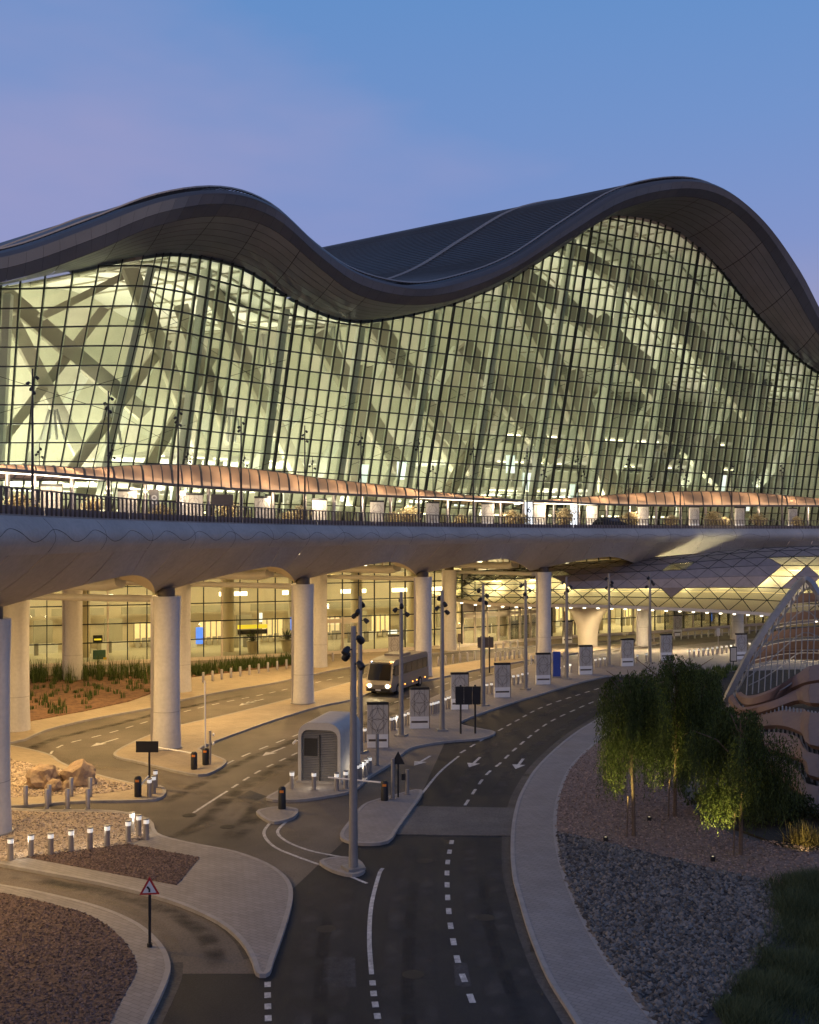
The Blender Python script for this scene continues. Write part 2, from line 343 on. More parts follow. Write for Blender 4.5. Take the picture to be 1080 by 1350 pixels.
# ------------------------------------------------------------------ ground, roads, pavements
slab('ground', [(-2500, -200), (2500, -200), (2500, 4000), (-2500, 4000)], None, -0.03, 'sand')
slab('forecourt_road', [(-140, 5), (120, 5), (120, 200), (-140, 200)], None, 0.0, 'asphalt_old_lit')
def gp(l, z=0.0): return [G(x, y, z) for x, y in l]
SW_OUT = [(840, 915), (798, 942), (754, 970), (713, 1007), (691, 1040), (681, 1067), (676, 1103), (678, 1150), (689, 1192), (702, 1233), (724, 1285), (754, 1333), (790, 1390), (840, 1460)]
SW_IN = [(935, 1460), (895, 1390), (865, 1350), (828, 1304), (791, 1252), (761, 1196), (741, 1144), (732, 1096), (735, 1055), (750, 1015), (774, 989), (800, 968), (850, 935)]
slab('main_road', gp(SW_OUT[::-1]+[(880, 893), (800, 892), (701, 918), (640, 941), (603, 955), (652, 966), (633, 974), (587, 978), (556, 1046), (524, 1090), (500, 1111), (455, 1108), (420, 1140), (383, 1175), (357, 1265), (352, 1284), (228, 1284), (190, 1350), (120, 1460)]), None, 0.004, 'asphalt')
slab('side_lane', gp([(-60, 1128), (0, 1137), (60, 1148), (130, 1162), (190, 1177), (240, 1192), (290, 1215), (320, 1240), (335, 1265), (339, 1284), (214, 1284), (221, 1270), (210, 1245), (180, 1218), (130, 1196), (60, 1178), (0, 1167), (-60, 1157)]), None, 0.008, 'lane')
slab('speed_table', gp([(542, 1064), (684, 1066), (679, 1103), (521, 1101)]), 0.0, 0.05, 'table')
right_walk = island('right_pavement', SW_OUT+SW_IN, n=4)
corner_walk = island('corner_pavement', [(-80, 1156), (0, 1167), (60, 1178), (130, 1196), (180, 1218), (210, 1245), (221, 1270), (218, 1290), (205, 1320), (190, 1350), (160, 1420), (60, 1600), (-300, 1500)], n=4)
# gravel bed of the near-left corner
CB = [G(x, y, .13) for x, y in [(-80, 1166), (0, 1177), (60, 1190), (120, 1208), (155, 1232), (175, 1258), (180, 1280), (165, 1310), (145, 1350), (115, 1420), (0, 1560), (-240, 1460)]]
CBs = cr(CB, 4, True)
slab('gravel_bed', CBs, 0.0, 0.145, 'gravel_brown')
wide_walk = island('wide_pavement', [(-60, 1128), (0, 1138), (60, 1149), (130, 1162), (190, 1176), (240, 1191), (290, 1214), (320, 1239), (335, 1264), (341, 1281), (352, 1281), (358, 1264), (369, 1234), (381, 1195), (383, 1172), (374, 1155), (350, 1138), (310, 1123), (270, 1115), (235, 1108), (205, 1098), (195, 1080), (150, 1069), (60, 1068), (-60, 1068)], n=3)
PB = cr([G(x, y, .13) for x, y in [(-60, 1071), (60, 1071), (150, 1072), (188, 1080), (198, 1097), (175, 1111), (100, 1122), (35, 1131), (-60, 1134)]], 3, True)
slab('pebble_bed', PB, 0.0, 0.142, 'pebbles')
TB = [G(x, y, .13) for x, y in [(35, 1130.5), (170, 1113), (263, 1131), (233, 1167)]]
slab('gravel_bed', TB, 0.0, 0.150, 'gravel_brown')
rock_walk = island('rock_island_pavement', [(-60, 972), (0, 980), (60, 993), (78, 1004), (100, 1013), (150, 1027), (185, 1034), (210, 1036), (217, 1043), (210, 1051), (190, 1054), (120, 1055), (-60, 1054)], 'paving_warm', n=4)
RB = cr([G(x, y, .13) for x, y in [(-60, 990), (7, 1000), (40, 1007), (100, 1018), (143, 1030), (177, 1038), (143, 1045), (100, 1047), (-60, 1047)]], 3, True)
slab('rock_bed', RB, 0.0, 0.145, 'pebbles')
planter_walk = island('planter_pavement', [(-120, 980), (10, 979), (60, 962), (117, 948), (203, 932), (240, 922), (300, 910), (360, 900), (430, 885), (500, 872), (560, 862), (640, 856), (720, 850), (800, 845), (900, 838), (1000, 830), (1100, 822), (1100, 812), (800, 826), (600, 845), (360, 862), (200, 870), (0, 878), (-120, 880)], 'paving_warm', n=3)
column_walk = island('column_island_pavement', [(152, 992), (170, 981), (203, 967), (242, 955), (300, 942), (360, 927), (420, 911), (470, 897), (510, 888), (560, 882), (640, 869), (700, 861), (780, 852), (860, 846), (862, 850), (790, 857), (715, 867), (640, 880), (580, 893), (540, 900), (500, 908), (463, 922), (423, 930), (363, 948), (320, 963), (285, 976), (262, 987), (280, 995), (297, 1003), (285, 1014), (262, 1021), (220, 1013), (180, 1003), (157, 998)], 'paving_warm', n=3)
sign_walk = island('sign_island_pavement', [(353, 1052), (372, 1040), (395, 1022), (430, 1000), (482, 970), (540, 935), (590, 911), (640, 893), (700, 876), (760, 863), (830, 858), (900, 851), (980, 843), (1080, 834), (1200, 826), (1260, 850), (1150, 880), (1050, 882), (950, 886), (880, 892), (800, 891), (701, 918), (660, 931), (630, 941), (605, 953), (630, 960), (652, 965), (633, 973), (587, 977), (550, 983), (533, 990), (513, 1007), (487, 1023), (465, 1041), (430, 1049), (390, 1054)], n=3)
tip_walk = island('tip_island_pavement', [(340, 1070), (355, 1065), (375, 1064), (391, 1067), (386, 1076), (372, 1081), (357, 1082)], n=3)
gate_walk = island('gate_island_pavement', [(451, 1099), (461, 1084), (479, 1062), (498, 1054), (525, 1047), (550, 1041), (555, 1046), (540, 1068), (524, 1090), (510, 1108), (480, 1111), (457, 1107)], n=3)
pole_walk = island('pole_island_pavement', [(424, 1135), (445, 1130), (470, 1133), (479, 1146), (465, 1152), (440, 1146)], n=3)
# right-hand landscape
slab('red_gravel_bed', gp([(774, 991), (750, 1017), (735, 1057), (732, 1097), (735, 1101), (791, 1114), (865, 1132), (939, 1151), (1013, 1166), (1200, 1190), (1300, 1120), (1050, 1127), (976, 1108), (925, 1085), (900, 1050), (850, 935), (800, 968)]), 0, 0.13, 'gravel_red')
slab('planted_ground', [(26, 88), (22, 75), (20.5, 64), (17.6, 56), (15.5, 52), (17, 48.5), (24, 46.5), (90, 46), (90, 130), (34, 118), (26, 105)], 0, 0.11, 'soil_dark')
SB = gp([(735, 1101), (791, 1114), (865, 1132), (939, 1151), (1013, 1166), (1120, 1190), (1120, 1420), (895, 1400), (865, 1352), (828, 1306), (791, 1254), (761, 1197), (741, 1145)])
slab('stone_bed', SB, 0, 0.12, 'stone_bed')
def inside(p, poly):
    c = False; n = len(poly)
    for i in range(n):
        a, b = poly[i], poly[i-1]
        if (a.y > p[1]) != (b.y > p[1]) and p[0] < (b.x-a.x)*(p[1]-a.y)/(b.y-a.y)+a.x: c = not c
    return c
def scatter(name, poly, n, lo, hi, m, z, flat=0.6, label=None, cat=None, mask=None, parent=None):
    x0, x1 = min(p.x for p in poly), max(p.x for p in poly); y0, y1 = min(p.y for p in poly), max(p.y for p in poly)
    v = []; f = []; k = 0; tr = 0
    octf = ((0,2,4),(2,1,4),(1,3,4),(3,0,4),(2,0,5),(1,2,5),(3,1,5),(0,3,5))
    while k < n and tr < n*8:
        tr += 1; p = (random.uniform(x0, x1), random.uniform(y0, y1))
        if not inside(p, poly) or (mask and not mask(p)): continue
        s = random.uniform(lo, hi); a = random.uniform(0, 6.28); i = len(v); ca, sa = math.cos(a), math.sin(a)
        t1, t2 = random.uniform(-.5, .5), random.uniform(-.5, .5)
        for ox, oy, oz in ((1,0,0),(-1,0,0),(0,1,0),(0,-1,0),(0,0,1),(0,0,-1)):
            ox *= random.uniform(.8, 1.5); oy *= random.uniform(.6, 1.0); oz *= flat*random.uniform(.7, 1.2)
            if oz > 0: ox += random.uniform(-.5, .5); oy += random.uniform(-.5, .5)
            v.append((p[0]+s*(ox*ca-oy*sa), p[1]+s*(ox*sa+oy*ca), z+s*(oz+t1*ox*.4+t2*oy*.4)))
        f += [tuple(i+q for q in t) for t in octf]; k += 1
    mb = MB(); mb.v = [Vector(q) for q in v]; mb.f = f
    o = mb.build(name, m, parent, fix=False); o['kind'] = 'stuff'
    if label: tag(o, label, cat)
    return o
GRASS = gp([(1013, 1166), (1024, 1196), (1030, 1226), (1010, 1258), (976, 1300), (939, 1333), (880, 1400), (1200, 1400), (1250, 1190), (1100, 1180)])
scatter('dark_stones', SB, 11000, 0.07, 0.17, 'stone_dark', 0.15, 0.65, 'dark grey broken stones covering the bed inside the curving right pavement', 'stones', lambda p: not inside(p, GRASS))
vis = lambda p: p[1] > 26 and abs(p[0])/p[1] < 0.42
scatter('red_gravel', [Vector(p) for p in gp([(774, 991), (750, 1017), (735, 1057), (732, 1097), (791, 1114), (865, 1132), (939, 1151), (1013, 1166), (1150, 1185), (1150, 1127), (976, 1108), (925, 1085), (880, 1000)])], 9000, 0.03, 0.075, 'red_stones', 0.14, 0.7, 'reddish fine gravel around the weeping trees on the right', 'gravel')
scatter('brown_gravel', CBs, 9000, 0.03, 0.07, 'brown_stones', 0.15, 0.7, 'brown gravel filling the rounded bed in the near left corner', 'gravel', vis)
scatter('brown_gravel', TB, 3500, 0.03, 0.07, 'brown_stones', 0.155, 0.7, 'dark brown gravel in the pointed bed behind the warning sign', 'gravel')
scatter('pale_pebbles', PB, 4500, 0.03, 0.08, 'pebble_stones', 0.145, 0.7, 'pale pebbles behind the row of lit bollards on the left', 'pebbles', vis)
scatter('pale_pebbles', RB, 3500, 0.05, 0.12, 'pebble_stones', 0.15, 0.7, 'rough pebbles and stones around the boulders on the rock island', 'pebbles', vis)
# concrete gutter strips beside the kerbs
mat('gutter', (0.075, 0.066, 0.056), 0.8, var=0.3, scale=1.5, bump=0.3, bscale=15, grain=.3, gscale=9)
def gutter(pts, w_, side):
    p = cr([G(x, y) for x, y in pts], 6); l = []; r = []
    for j, q in enumerate(p):
        t = (p[min(j+1, len(p)-1)]-p[max(j-1, 0)]).normalized(); n = Vector((t.y, -t.x, 0))*side
        l.append(Vector((q.x, q.y, .0085))+n*.05); r.append(Vector((q.x, q.y, .0085))+n*w_)
    o = MB().grid([l, r]).build('gutter_strip', 'gutter', fix=False); o['kind'] = 'structure'
gutter(SW_OUT[1:], .5, 1)
gutter([(0, 1137), (60, 1148), (130, 1161), (190, 1175), (240, 1190), (290, 1213), (320, 1238), (335, 1263)], .35, 1)
gutter([(221, 1270), (219, 1290), (206, 1320), (191, 1350), (161, 1420)], .5, -1)
# worn wheel tracks, stains, dust along the roads; drain covers and patches
ZST = [0.0]
def streak(pts, w_, m, z=None):
    p = cr([G(x, y) for x, y in pts], 7); rows = [[] for _ in range(5)]; ZST[0] += .0001; z = .0092+ZST[0]
    for j, q in enumerate(p):
        t = (p[min(j+1, len(p)-1)]-p[max(j-1, 0)]).normalized(); n = Vector((t.y, -t.x, 0))
        for a in range(5): rows[a].append(Vector((q.x, q.y, z))+n*w_*(a/4-.5))
    o = MB().grid(rows).build('wheel_track', m, fix=False); o['kind'] = 'structure'
    at = o.data.attributes.new('fade', 'FLOAT', 'POINT'); L = len(p)
    for a in range(5):
        for j in range(L): at.data[a*L+j].value = (0, .8, 1, .8, 0)[a]*min(1, j/4, (L-1-j)/4)
for pts, w_, m in (
 ([(520, 1400), (515, 1320), (520, 1240), (528, 1170), (545, 1110)], .9, 'stain_light'), ([(575, 1400), (562, 1320), (560, 1240), (563, 1170), (572, 1110)], .9, 'stain_light'),
 ([(680, 1380), (650, 1300), (628, 1220), (618, 1150), (620, 1105)], .9, 'stain_light'), ([(735, 1380), (695, 1300), (664, 1220), (652, 1150), (652, 1105)], .9, 'stain_light'),
 ([(405, 1400), (400, 1320), (402, 1250), (415, 1180), (440, 1155)], 1.0, 'stain_light'), ([(450, 1400), (445, 1320), (446, 1250), (456, 1180), (480, 1150)], 1.0, 'stain_light'),
 ([(590, 1062), (615, 1025), (650, 985), (710, 945), (790, 912)], .9, 'stain_light'), ([(650, 1062), (668, 1025), (700, 990), (750, 955), (820, 915)], .9, 'stain_light'),
 ([(420, 1400), (422, 1330), (425, 1260), (434, 1190)], .5, 'stain_dark'), ([(545, 1400), (538, 1320), (540, 1240), (545, 1160)], .5, 'stain_dark'), ([(700, 1370), (672, 1300), (645, 1220), (636, 1150)], .5, 'stain_dark'),
 ([(0, 1150), (80, 1166), (160, 1182), (230, 1206), (275, 1240), (285, 1280)], .9, 'stain_dark'), ([(0, 1157), (80, 1172), (155, 1192), (210, 1222), (240, 1270)], .6, 'stain_dust'),
 ([(60, 1000), (40, 990), (70, 975), (140, 958), (230, 936), (330, 915)], 1.0, 'stain_dark'), ([(85, 1000), (120, 1010), (190, 1020), (250, 1040), (300, 1060)], 1.2, 'stain_dust'),
 ([(180, 1120), (260, 1090), (310, 1045), (370, 1010), (460, 965), (540, 930)], 1.1, 'stain_dark'), ([(240, 1100), (300, 1075), (340, 1035), (400, 1000), (480, 955)], .9, 'stain_dust'),
 ([(215, 1060), (270, 1030), (330, 1000), (400, 972), (470, 945), (560, 912)], .9, 'stain_dark'), ([(300, 1110), (330, 1080), (345, 1050)], 1.4, 'stain_dark'), ([(400, 1110), (370, 1090), (340, 1060), (290, 1050)], 1.0, 'stain_dust')): streak(pts, w_, m)
mat('iron', (0.03, 0.028, 0.026), .6, .5, bump=.5, bscale=60)
for k, (x, y) in enumerate(((560, 1135), (640, 1210), (430, 1225), (545, 1285), (300, 1090), (420, 1005), (250, 1075), (660, 1010))):
    c = G(x, y, 0)+Vector((0, 0, .0125)); o = slab('manhole_cover', [(c.x+.36*math.cos(a*.4), c.y+.36*math.sin(a*.4)) for a in range(16)], .0, c.z, 'iron')
for k, (x, y) in enumerate(((690, 1180), (712, 1250), (676, 1085), (700, 1022))):
    c = G(x-6, y, 0); t = Vector((.15, 1, 0)).normalized(); n = Vector((t.y, -t.x, 0)); slab('drain_grate', [c+t*.35+n*.18, c+t*.35-n*.18, c-t*.35-n*.18, c-t*.35+n*.18], 0, .0135, 'iron')
for pts in ([(600, 1300), (622, 1302), (616, 1270), (598, 1268)], [(425, 1300), (470, 1302), (468, 1262), (428, 1262)], [(330, 1060), (352, 1050), (330, 1042), (312, 1052)]):
    slab('repair_patch', gp(pts), None, .0088, 'stone_bed')
# painted markings
def dashes(name, pts, n, frac=0.5, w=0.14, z=0.0145, sm=6, label=None):
    path = cr([G(x, y) for x, y in pts], sm)
    L = [0]
    for a, b in zip(path, path[1:]): L.append(L[-1]+(b-a).length)
    def at(s):
        for i in range(len(L)-1):
            if L[i+1] >= s: break
        return path[i].lerp(path[i+1], (s-L[i])/max(1e-6, L[i+1]-L[i]))
    root = None
    for k in range(n):
        s0 = L[-1]*k/n; s1 = s0+L[-1]/n*frac
        seg = [at(s0+(s1-s0)*j/(6 if frac == 1 else 2)*1.0) for j in range((6 if frac == 1 else 2)+1)] if n > 1 else path
        mb = MB(); 
        l = []; r = []
        for j, p in enumerate(seg):
            t = (seg[min(j+1, len(seg)-1)]-seg[max(j-1, 0)]).normalized(); nn = Vector((t.y, -t.x, 0))*w/2
            l.append(Vector((p.x-nn.x, p.y-nn.y, z))); r.append(Vector((p.x+nn.x, p.y+nn.y, z)))
        mb.grid([l, r]); o = mb.build('lane_marking' if n == 1 else 'lane_dash', 'paint', root, fix=False)
        if root is None:
            root = o; o.name = name; o['kind'] = 'structure'
dashes('lane_line', [(505, 1145), (500, 1153), (490, 1192), (487, 1236), (490, 1285)], 1, w=0.16)
dashes('lane_dashes', [(491, 1293), (493, 1313), (496, 1331), (500, 1352)], 4, w=0.2)
dashes('lane_dashes', [(596, 1108), (590, 1140), (590, 1177), (594, 1220), (604, 1269), (614, 1297), (630, 1340)], 12, 0.42, 0.2)
dashes('lane_dashes', [(353, 1295), (353, 1314), (354, 1355)], 4, 0.5, 0.2)
dashes('lane_dashes', [(613, 1062), (640, 1023), (660, 1006), (680, 987), (720, 955), (760, 935), (800, 918)], 17, 0.5, 0.16)
dashes('lane_line', [(556, 1047), (580, 1018), (605, 997)], 1, w=0.15)
dashes('lane_dashes', [(607, 993), (635, 976), (653, 966), (680, 951), (721, 930), (795, 906)], 16, 0.5, 0.16)
dashes('lane_line', [(255, 1072), (278, 1057), (300, 1043)], 1, w=0.16)
dashes('lane_dashes', [(306, 1039), (323, 1028), (345, 1015), (370, 1003), (400, 989)], 6, 0.5, 0.16)
dashes('lane_dashes', [(297, 1008), (330, 993), (397, 967), (460, 944), (540, 920), (600, 898), (680, 882)], 22, 0.5, 0.16)
dashes('lane_dashes', [(67, 994), (72, 988), (90, 980), (127, 971), (160, 962), (200, 950), (277, 930), (350, 915), (440, 895), (520, 881)], 26, 0.5, 0.16)
dashes('lane_line', [(357, 1084), (348, 1099), (361, 1116), (390, 1129), (440, 1147), (484, 1165)], 1, w=0.15)
dashes('lane_line', [(377, 1084), (366, 1097), (379, 1110), (410, 1122), (450, 1130)], 1, w=0.15)
def arrow(x, y, dx, dy, L=3.2):
    c = G(x, y); d = (G(x+dx, y+dy)-c).normalized(); n = Vector((d.y, -d.x, 0)); q = lambda a, b: Vector((c.x, c.y, 0.0145))+d*a+n*b
    pts = [q(-L/2, .09), q(L*.1, .09), q(L*.1, .42), q(L/2, 0), q(L*.1, -.42), q(L*.1, -.09), q(-L/2, -.09)]
    o = MB().poly([pts[0], pts[1], pts[5], pts[6]]).poly([pts[2], pts[3], pts[4]]).build('arrow_marking', 'paint', fix=False); o['kind'] = 'structure'
for a in ((557, 1003, -20, 12), (626, 1005, -13, 12), (685, 1007, -9, 12), (361, 991, -20, 8), (138, 979, -20, 6), (335, 925, -20, 5), (327, 927, -20, 6)): arrow(*a)
# ------------------------------------------------------------------ terminal building
ZB = 15.6
mat('hall_fin', (0.72, 0.76, 0.64), 0.5, var=0.05)
YT = [(-160, 114.5), (-60, 115.5), (0, 115.8), (60, 116), (120, 116.8), (200, 120), (300, 128), (420, 136.3), (540, 144.3), (670, 152), (800, 160), (940, 169.5), (1080, 179), (1220, 188)]
LX = [(-160, .05), (0, .11), (60, .24), (110, .30), (165, .23), (250, .175), (400, .163), (610, .15), (800, .12), (1000, .087), (1220, .07)]
LY = [(-160, -.10), (0, -.12), (110, -.20), (250, -.21), (400, -.20), (610, -.19), (800, -.18), (1000, -.16), (1220, -.15)]
def FS(u, z, off=0.0):
    Y = itp(YT, u); X = (u-CX)/F*Y; h = z-ZB
    p = Vector((X+itp(LX, u)*h, Y+itp(LY, u)*h, z))
    if off:
        q = Vector((u+1-CX, 0, 0)); Y2 = itp(YT, u+1); d = Vector(((u+1-CX)/F*Y2-X, Y2-Y, 0)).normalized(); p += Vector((-d.y, d.x, 0))*off
    return p
def solveF(x, y):
    u, z = x-10, 40.0
    for _ in range(40):
        p = FS(u, z); a, b = px(p); u += (x-a)*0.8; z += (b-y)*p.y/F*0.8
    return u, z
KEY = [((-120, 390), (-120, 386), (-120, 356)), ((0, 374), (8, 371), (12, 337)), ((100, 356), (120, 334), (120, 300)), ((175, 340), (200, 300), (215, 265)),
 ((240, 334), (283, 285), (300, 255)), ((320, 352), (355, 300), (365, 276)), ((385, 393), (420, 352), (425, 329)), ((440, 417), (470, 388), (480, 365)),
 ((490, 422), (535, 402), (550, 381)), ((570, 407), (600, 395), (610, 372)), ((650, 379), (668, 366), (680, 346)), ((730, 332), (745, 319), (755, 297)),
 ((790, 291), (818, 277), (825, 255)), ((830, 285), (888, 260), (902, 239)), ((885, 300), (945, 268), (957, 251)), ((940, 344), (995, 307), (1008, 292)),
 ((1000, 415), (1043, 380), (1055, 357)), ((1060, 477), (1085, 450), (1095, 430)), ((1120, 505), (1140, 505), (1150, 488)), ((1250, 530), (1270, 535), (1280, 515))]
NS = 5
def spl(j): return cr([(k[j][0], k[j][1], 0) for k in KEY], NS)
gk, mk, lk = spl(0), spl(1), spl(2)
TOP = []; G3 = []; M3 = []; L3 = []; L4 = []
back = Vector((-.53, .85, 0))
for g, m_, l in zip(gk, mk, lk):
    u, z = solveF(g.x, g.y); TOP.append((u, z)); q = FS(u, z); G3.append(q)
    M3.append(P(m_.x, m_.y, q.y-5.6)); L3.append(P(l.x, l.y, q.y-6.0))
def ztop(u):
    for (a, za), (b, zb) in zip(TOP, TOP[1:]):
        if a <= u <= b: return za+(zb-za)*(u-a)/(b-a)
    return TOP[0][1] if u < TOP[0][0] else TOP[-1][1]
tb = wthing('terminal_building', 'glass airport terminal with dark wave-shaped metal roof and lit halls inside', 'building', (0, 145, 0))
N = len(G3); slope = lambda i: 0.19-0.07*i/(N-1)
# roof skin: rounded lip, then running back and up
rows = [[], [], [], [], []]
for i in range(N):
    n = (M3[i]-G3[i]); rows[0].append(L3[i]-Vector((0, 0, .1))); rows[1].append(L3[i]+back*.5+Vector((0, 0, .45))); rows[2].append(L3[i]+back*1.6+Vector((0, 0, .75)))
    rows[3].append(L3[i]+back*50+Vector((0, 0, 50*slope(i)+.4))); rows[4].append(L3[i]+back*100+Vector((0, 0, 100*slope(i))))
roof = MB().grid(rows).build('roof', 'metal_roof', tb, smooth=True)
# ribs on the roof skin (standing seams) as raised strips
def rp(i, d):
    k = int(i); t = i-k; k2 = min(k+1, N-1); return L3[k].lerp(L3[k2], t)+back*d+Vector((0, 0, d*slope(i)+.78-.004*d))
mb = MB()
for i in range(0, (N-1)*3): mb.tube([rp(i/3, 1.7), rp(i/3, 45), rp(i/3, 98)], .07, 4, False)
mb.build('standing_seams', 'metal_roof', roof, kind='stuff')
for d in (1.9, 24, 24.8): MB().tube([rp(i, d)+Vector((0, 0, .1)) for i in range(N)], .14, 5).build('roof_cable_rail', 'steel_grey', roof)
# fascia band and soffit, panel by panel, with open joints over a dark backing
def nrm(a, b, c): return (b-a).cross(c-a).normalized()
bk = MB(); bk.grid([[G3[i]+Vector((0, 0, .35)) for i in range(N)], [M3[i]+back*.3+Vector((0, 0, .45)) for i in range(N)], [L3[i]+back*.5 for i in range(N)]])
backing = bk.build('soffit_backing', 'joint', roof, smooth=True)
def strip_point(i, b):                        # b 0..1 glass top to fascia bottom edge, 1..2 up the fascia band
    if b <= 1:
        p = G3[i].lerp(M3[i], b); return p+Vector((0, 0, .22*math.sin(math.pi*b)*-1))
    t = b-1; p = M3[i].lerp(L3[i], t); o = (M3[i]-G3[i]); o.z = 0; o = o.normalized() if o.length > .1 else Vector((.5, -.8, 0)); return p+o*.35*math.sin(math.pi*t)
def panelrow(name, m, b0, b1, step, g):
    for i in range(0, N-1, step):
        j = min(i+step, N-1); rr = []
        for b in (b0+g, b1-g):
            r = []
            for k in range(i, j+1):
                r.append(strip_point(k, b))
            r[0] = r[0].lerp(r[1], .012*step/2); r[-1] = r[-1].lerp(r[-2], .012*step/2); rr.append(r)
        MB().grid(rr).build(name, m, roof, smooth=True, fix=False)
NSOF = 7
for s in range(NSOF): panelrow('soffit_panel', 'metal_soffit', s/NSOF, (s+1)/NSOF, 4, .0035)
for s in range(2):
    panelrow('fascia_panel', 'metal_fascia', 1+s/2, 1+(s+1)/2, 1, .006)
# upper glass wall
us = [-75.0]
while us[-1] < 1170: us.append(us[-1]+itp([(-80, 20), (100, 19.5), (270, 15), (400, 14.3), (560, 12), (700, 11.6), (900, 9.4), (1180, 8.4)], us[-1]))
PIT = 2.02; zs = [ZB+.9+PIT*k for k in range(25)]
sill = MB().sweep([FS(u, ZB+.15) for u in us], [(-.2, -.3), (-.2, .1), (.2, .1), (.2, -.3)]).build('glass_wall', 'mullion', tb)
for i, u in enumerate(us):
    a, b = FS(u, ZB), FS(u, ztop(u)+.2); t = (b-a).normalized(); d = (FS(u+1, ZB)-FS(u, ZB)).normalized(); n = d.cross(t).normalized(); d = t.cross(n)
    big = i in (24, 25+14, 53, 67, 81) ; hw, hd = (.11, .22) if big else (.052, .15)
    MB().thick([a-d*hw-n*hd, a+d*hw-n*hd, a+d*hw+n*hd, a-d*hw+n*hd], b-a).build('mullion', 'mullion', sill)
for i, u in enumerate(us):                      # pale glass fins behind the mullions
    a, b = FS(u, ZB+.2, .18), FS(u, ztop(u)-.2, .18); d = (FS(u+1, ZB)-FS(u, ZB)).normalized()*.03; n = Vector((-d.y, d.x, 0)).normalized()*.32
    MB().thick([a-d, a+d, a+d+n, a-d+n], b-a).build('fin', 'hall_fin', sill, fix=False)
for k, z in enumerate(zs):
    seg = []
    for i in range(len(us)*2-1):
        u = us[i//2] if i % 2 == 0 else (us[i//2]+us[i//2+1])/2
        if ztop(u) > z: seg.append(FS(u, z, -.02))
        else:
            if len(seg) > 2: MB().sweep(seg, [(-.15, -.062), (-.15, .062), (.2, .062), (.2, -.062)]).build('transom', 'mullion', sill)
            seg = []
    if len(seg) > 2: MB().sweep(seg, [(-.15, -.062), (-.15, .062), (.2, .062), (.2, -.062)]).build('transom', 'mullion', sill)
GLS = ('glass_upper', 'glass_upper', 'glass_upper_dim', 'glass_upper_clear'); rest = {g: MB() for g in set(GLS)}; cnt = 0
zz = [ZB+.1]+zs
for i in range(len(us)-1):
    for k in range(len(zz)-1):
        a, b = us[i], us[i+1]; ta, tb_ = ztop(a), ztop(b); z0, z1 = zz[k], zz[k+1]
        if ta <= z0+.05 and tb_ <= z0+.05: break
        pts = [FS(a, min(z0, ta)), FS(b, min(z0, tb_)), FS(b, max(min(z1, tb_), min(z0, tb_))), FS(a, max(min(z1, ta), min(z0, ta)))]
        n = (pts[1]-pts[0]).cross(Vector((0, 0, 1))).normalized()*-.025
        if ta <= z0: pts = [pts[0].lerp(pts[1], .0), pts[1], pts[2]]
        elif tb_ <= z0: pts = [pts[0], pts[1], pts[3]]
        if -8 < a < 330 and cnt < 300 and z0 > 17 and a > -25:
            MB().thick(pts, n).build('pane', random.choice(GLS), sill, fix=False); cnt += 1
        else: rest[random.choice(GLS)].thick(pts, n)
for g in sorted(rest): rest[g].build('distant_panes', g, sill, kind='stuff')
# hall interior: floor, curved ceiling, posts behind the glass, great leaning ribs, gallery slabs, back wall
SLB = [(-110, 100), (1230, 100)]
def hall(u, d, z): 
    p = FS(u, ZB); return Vector((p.x+back.x*d, p.y+back.y*d, z))
UU = [-110+i*30 for i in range(46)]
MB().grid([[hall(u, d, ZB-.02) for u in UU] for d in (0.3, 70)]).build('hall_floor', 'hall_floor', tb)
def ceil(i, d): return G3[i]+back*d+Vector((0, 0, d*slope(i)*.9-.35))
MB().grid([[ceil(i, d) for i in range(N)] for d in (.3, 10, 25, 45, 78)]).build('hall_ceiling', 'ceiling_white', tb, smooth=True)
cl = [ceil(i, 66) for i in range(N)]
MB().grid([[Vector((c.x, c.y, ZB)) for c in cl], [Vector((c.x, c.y, (ZB+c.z)/2)) for c in cl], [c+Vector((0, 0, .2)) for c in cl]]).build('hall_back_wall', 'hall_wall', tb)
for j in range(4, N-1, 3):                   # ceiling battens
    MB().tube([ceil(j, d)-Vector((0, 0, .15)) for d in (1, 12, 25, 45, 70)], .12, 4).build('ceiling_batten', 'hall_rib', tb)
for q in (1, N-1):
    cl = [ceil(q, d) for d in (.3, 22, 44, 66)]
    MB().grid([[Vector((c.x, c.y, ZB)) for c in cl], [c+Vector((0, 0, .2)) for c in cl]]).build('hall_end_wall', 'hall_wall', tb)
for d in (6, 14, 24, 36): MB().tube([ceil(j, d)-Vector((0, 0, .2)) for j in range(N)], .16, 5).build('ceiling_batten', 'hall_rib', tb)
for i in range(3, len(us), 7):
    u = us[i]; a, b = FS(u, ZB, 1.9), FS(u, ztop(u)-.6, 1.9); lamp('post_fill_spot', 'SPOT', FS(u, ZB+.6, .9), 900 if u > 260 else 2200, (1, .95, .82), .2, FS(u, ZB+14, 2.0), 60); d = (FS(u+1, ZB)-FS(u, ZB)).normalized()*.42; n = Vector((-d.y, d.x, 0)).normalized()*1.0  # spot behind the glass is added only to brighten the posts
    MB().thick([a-d, a+d, a+d+n, a-d+n], b-a).build('hall_post', 'hall_post', tb)
    for q in range(2, 12, 2):                 # cross bracing wires
        z0 = ZB+q*PIT*1.0
        if z0+PIT*2 < ztop(u)-1 and i+7 < len(us) and ztop(us[i+7]) > z0+PIT*2+1 and (q//2+i) % 3 == 0:
            MB().tube([FS(u, z0, .6), FS(us[i+7], z0+PIT*2, .6)], .03, 4).build('brace_rod', 'mullion', tb)
            MB().tube([FS(u, z0+PIT*2, .6), FS(us[i+7], z0, .6)], .03, 4).build('brace_rod', 'mullion', tb)
